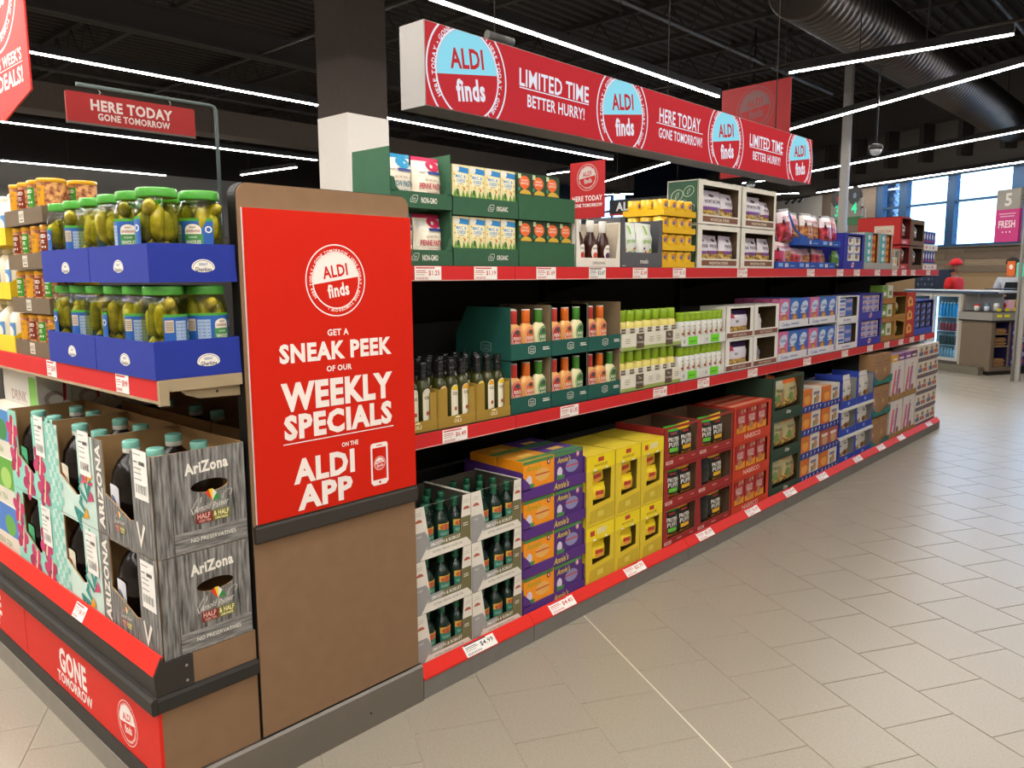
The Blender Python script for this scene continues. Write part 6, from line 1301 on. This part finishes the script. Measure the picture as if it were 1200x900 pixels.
# ============================================================ PEOPLE
def skin(name, V, E, R_, mat, parent, sub=1):
    me = bpy.data.meshes.new(name); me.from_pydata(V, E, []); me.materials.append(mat); o = bpy.data.objects.new(name, me); COL.objects.link(o); o.parent = parent
    m = o.modifiers.new('Skin', 'SKIN'); 
    if not me.skin_vertices: me.attributes
    ly = me.skin_vertices[0].data if me.skin_vertices else None
    if ly:
        for i, r in enumerate(R_): ly[i].radius = (r, r) if not isinstance(r, tuple) else r; ly[i].use_root = (i == 0)
    m.use_smooth_shade = True; s_ = o.modifiers.new('Sub', 'SUBSURF'); s_.levels = sub; s_.render_levels = sub; return o
def person(t, s_, yaw, label, shirt, skinc, trousers, hat=None, hair='2A1E16', armf=.35, extra=None):
    o = bpy.data.objects.new('person', None); COL.objects.link(o); x, y = TS(t, s_); o.location = (x, y, 0); o.rotation_euler = (0, 0, -PI/6+yaw); tag(o, label, 'person')
    V = [(0, 0, .95)]; E = []; Rr = [.12]
    def chain(st, pts):
        p = st
        for q in pts: V.append(q[:3]); Rr.append(q[3]); E.append((p, len(V)-1)); p = len(V)-1
        return p
    chest = chain(0, [(0, .0, 1.12, .115), (0, .0, 1.30, .13)]); neck = chain(chest, [(0, .0, 1.43, .055), (0, -.005, 1.49, .05)]); chain(neck, [(0, -.015, 1.56, .078), (0, -.01, 1.64, .085), (0, 0, 1.70, .05)])
    hands = []
    for sx in (-1, 1):
        w_ = chain(chest, [(sx*.17, 0, 1.38, .06), (sx*.21, -.02, 1.14, .045), (sx*.17, -.02-armf*.7, 1.10+.1*armf, .032), (sx*.155, -.07-armf*.7, 1.11+.1*armf, .03)]); b = V[w_]
        for k in range(4): chain(w_, [(b[0]+(k-1.5)*.02, b[1]-.05, b[2]+.005, .009), (b[0]+(k-1.5)*.021, b[1]-(.085, .095, .09, .075)[k], b[2]-.012, .007)])
        chain(w_, [(b[0]-sx*.035, b[1]-.03, b[2]+.01, .010), (b[0]-sx*.045, b[1]-.055, b[2]+.008, .008)])
        chain(0, [(sx*.09, 0, .88, .085), (sx*.10, -.01, .5, .055), (sx*.10, .01, .1, .038), (sx*.10, -.05, .045, .035), (sx*.10, -.14, .03, .028)])
    skin('body', V, E, Rr, M(skinc, 'p'), o)
    V2 = [(0, 0, .93), (0, 0, 1.12), (0, 0, 1.31), (0, 0, 1.42)]; E2 = [(0, 1), (1, 2), (2, 3)]; R2 = [.145, .135, .15, .08]
    for sx in (-1, 1):
        V2 += [(sx*.17, 0, 1.385), (sx*.215, -.01, 1.22)]; n = len(V2); E2 += [(2, n-2), (n-2, n-1)]; R2 += [.075, .062]
    skin('shirt', V2, E2, R2, M(shirt, 'd'), o)
    V3 = [(0, 0, .96)]; E3 = []; R3 = [.14]
    for sx in (-1, 1):
        V3 += [(sx*.09, 0, .86), (sx*.10, -.01, .5), (sx*.10, .01, .1)]; n = len(V3); E3 += [(0, n-3), (n-3, n-2), (n-2, n-1)]; R3 += [.1, .075, .055]
    skin('trousers', V3, E3, R3, M(trousers, 'd'), o)
    for sx in (-1, 1):
        g = G(); g.lathe([(.006, -.01), (.01, 0), (.006, .01)], BLACK, 8, sx*.03, -.094); e = ob('eye', g, o, loc=(0, 0, 1.61))
        g = G(); g.lathe([(.006, -.025), (.012, 0), (.006, .025)], M(skinc), 8, sx*.088, .0); ob('ear', g, o, loc=(0, 0, 1.6))
    g = G(); g.prism([(-.09, 1.60), (-.118, 1.575), (-.09, 1.57)], -.012, .012, M(skinc)); ob('nose', g, o)
    g = G(); g.box(-.022, .022, -.092, -.085, 1.542, 1.549, M('7A3A34')); ob('mouth', g, o)
    g = G(); g.lathe([(.098, 1.655), (.102, 1.68), (.088, 1.73), (.04, 1.765), (.004, 1.77)], M(hat or hair, 'd'), 18, 0, .012)
    if hat: g.prism([(-.1, .0), (-.09, -.09), (-.06, -.16), (0, -.19), (.06, -.16), (.09, -.09), (.1, .0)], 1.656, 1.664, M(hat, 'd'), axis='z')
    ob('cap' if hat else 'hair', g, o)
    if extra: extra(o)
    return o
def mask(o):
    g = G(); g.lathe([(.05, 1.52), (.08, 1.54), (.084, 1.575), (.075, 1.585)], M('2A3038', 'd'), 16, 0, -.032); ob('face_mask', g, o)
person(-8.36, 11.2, math.radians(-75), 'person in red cap, red polo shirt and dark mask behind the coolers', 'C01A1E', '8A5A44', '23262B', hat='C8202A', armf=.5, extra=mask)
def apron(o):
    g = G(); g.prism([(-.15, .9), (.15, .9), (.15, 1.15), (.11, 1.36), (-.11, 1.36), (-.15, 1.15)], -.172, -.165, M('16181C', 'd'), axis='y'); ob('apron', g, o)
person(-7.33, 11.3, math.radians(50), 'person in grey T-shirt with black apron at the till, face hidden', 'A8AEB6', '9A6A50', '2A2E36', armf=.3, extra=apron)
# bottles of water and dark rack between shelf end and the person
s = Spec('drinks_rack'); g = G(); g.box(0, .5, 0, .4, 0, 1.58, M('232A3A', 'f')); g.front(); [g.ell(.08+.085*(i % 5), .9+.1*(i//5), .025, .03, M(('5A6A8A', '3A4660')[i % 2]), 8) for i in range(30)]; s.part('shrink_wrapped_stack', g); put(s, R30, -9.95, 11.9, 0, 'dark blue wrapped stack glimpsed between shelf end and person', 'wrapped stack')
dup_ = {k: v for k, v in LABELS.items() if v > 1}
print('DUPLICATE LABELS', len(dup_), list(dup_.items())[:12]); print('OBJECTS', len(S.objects))
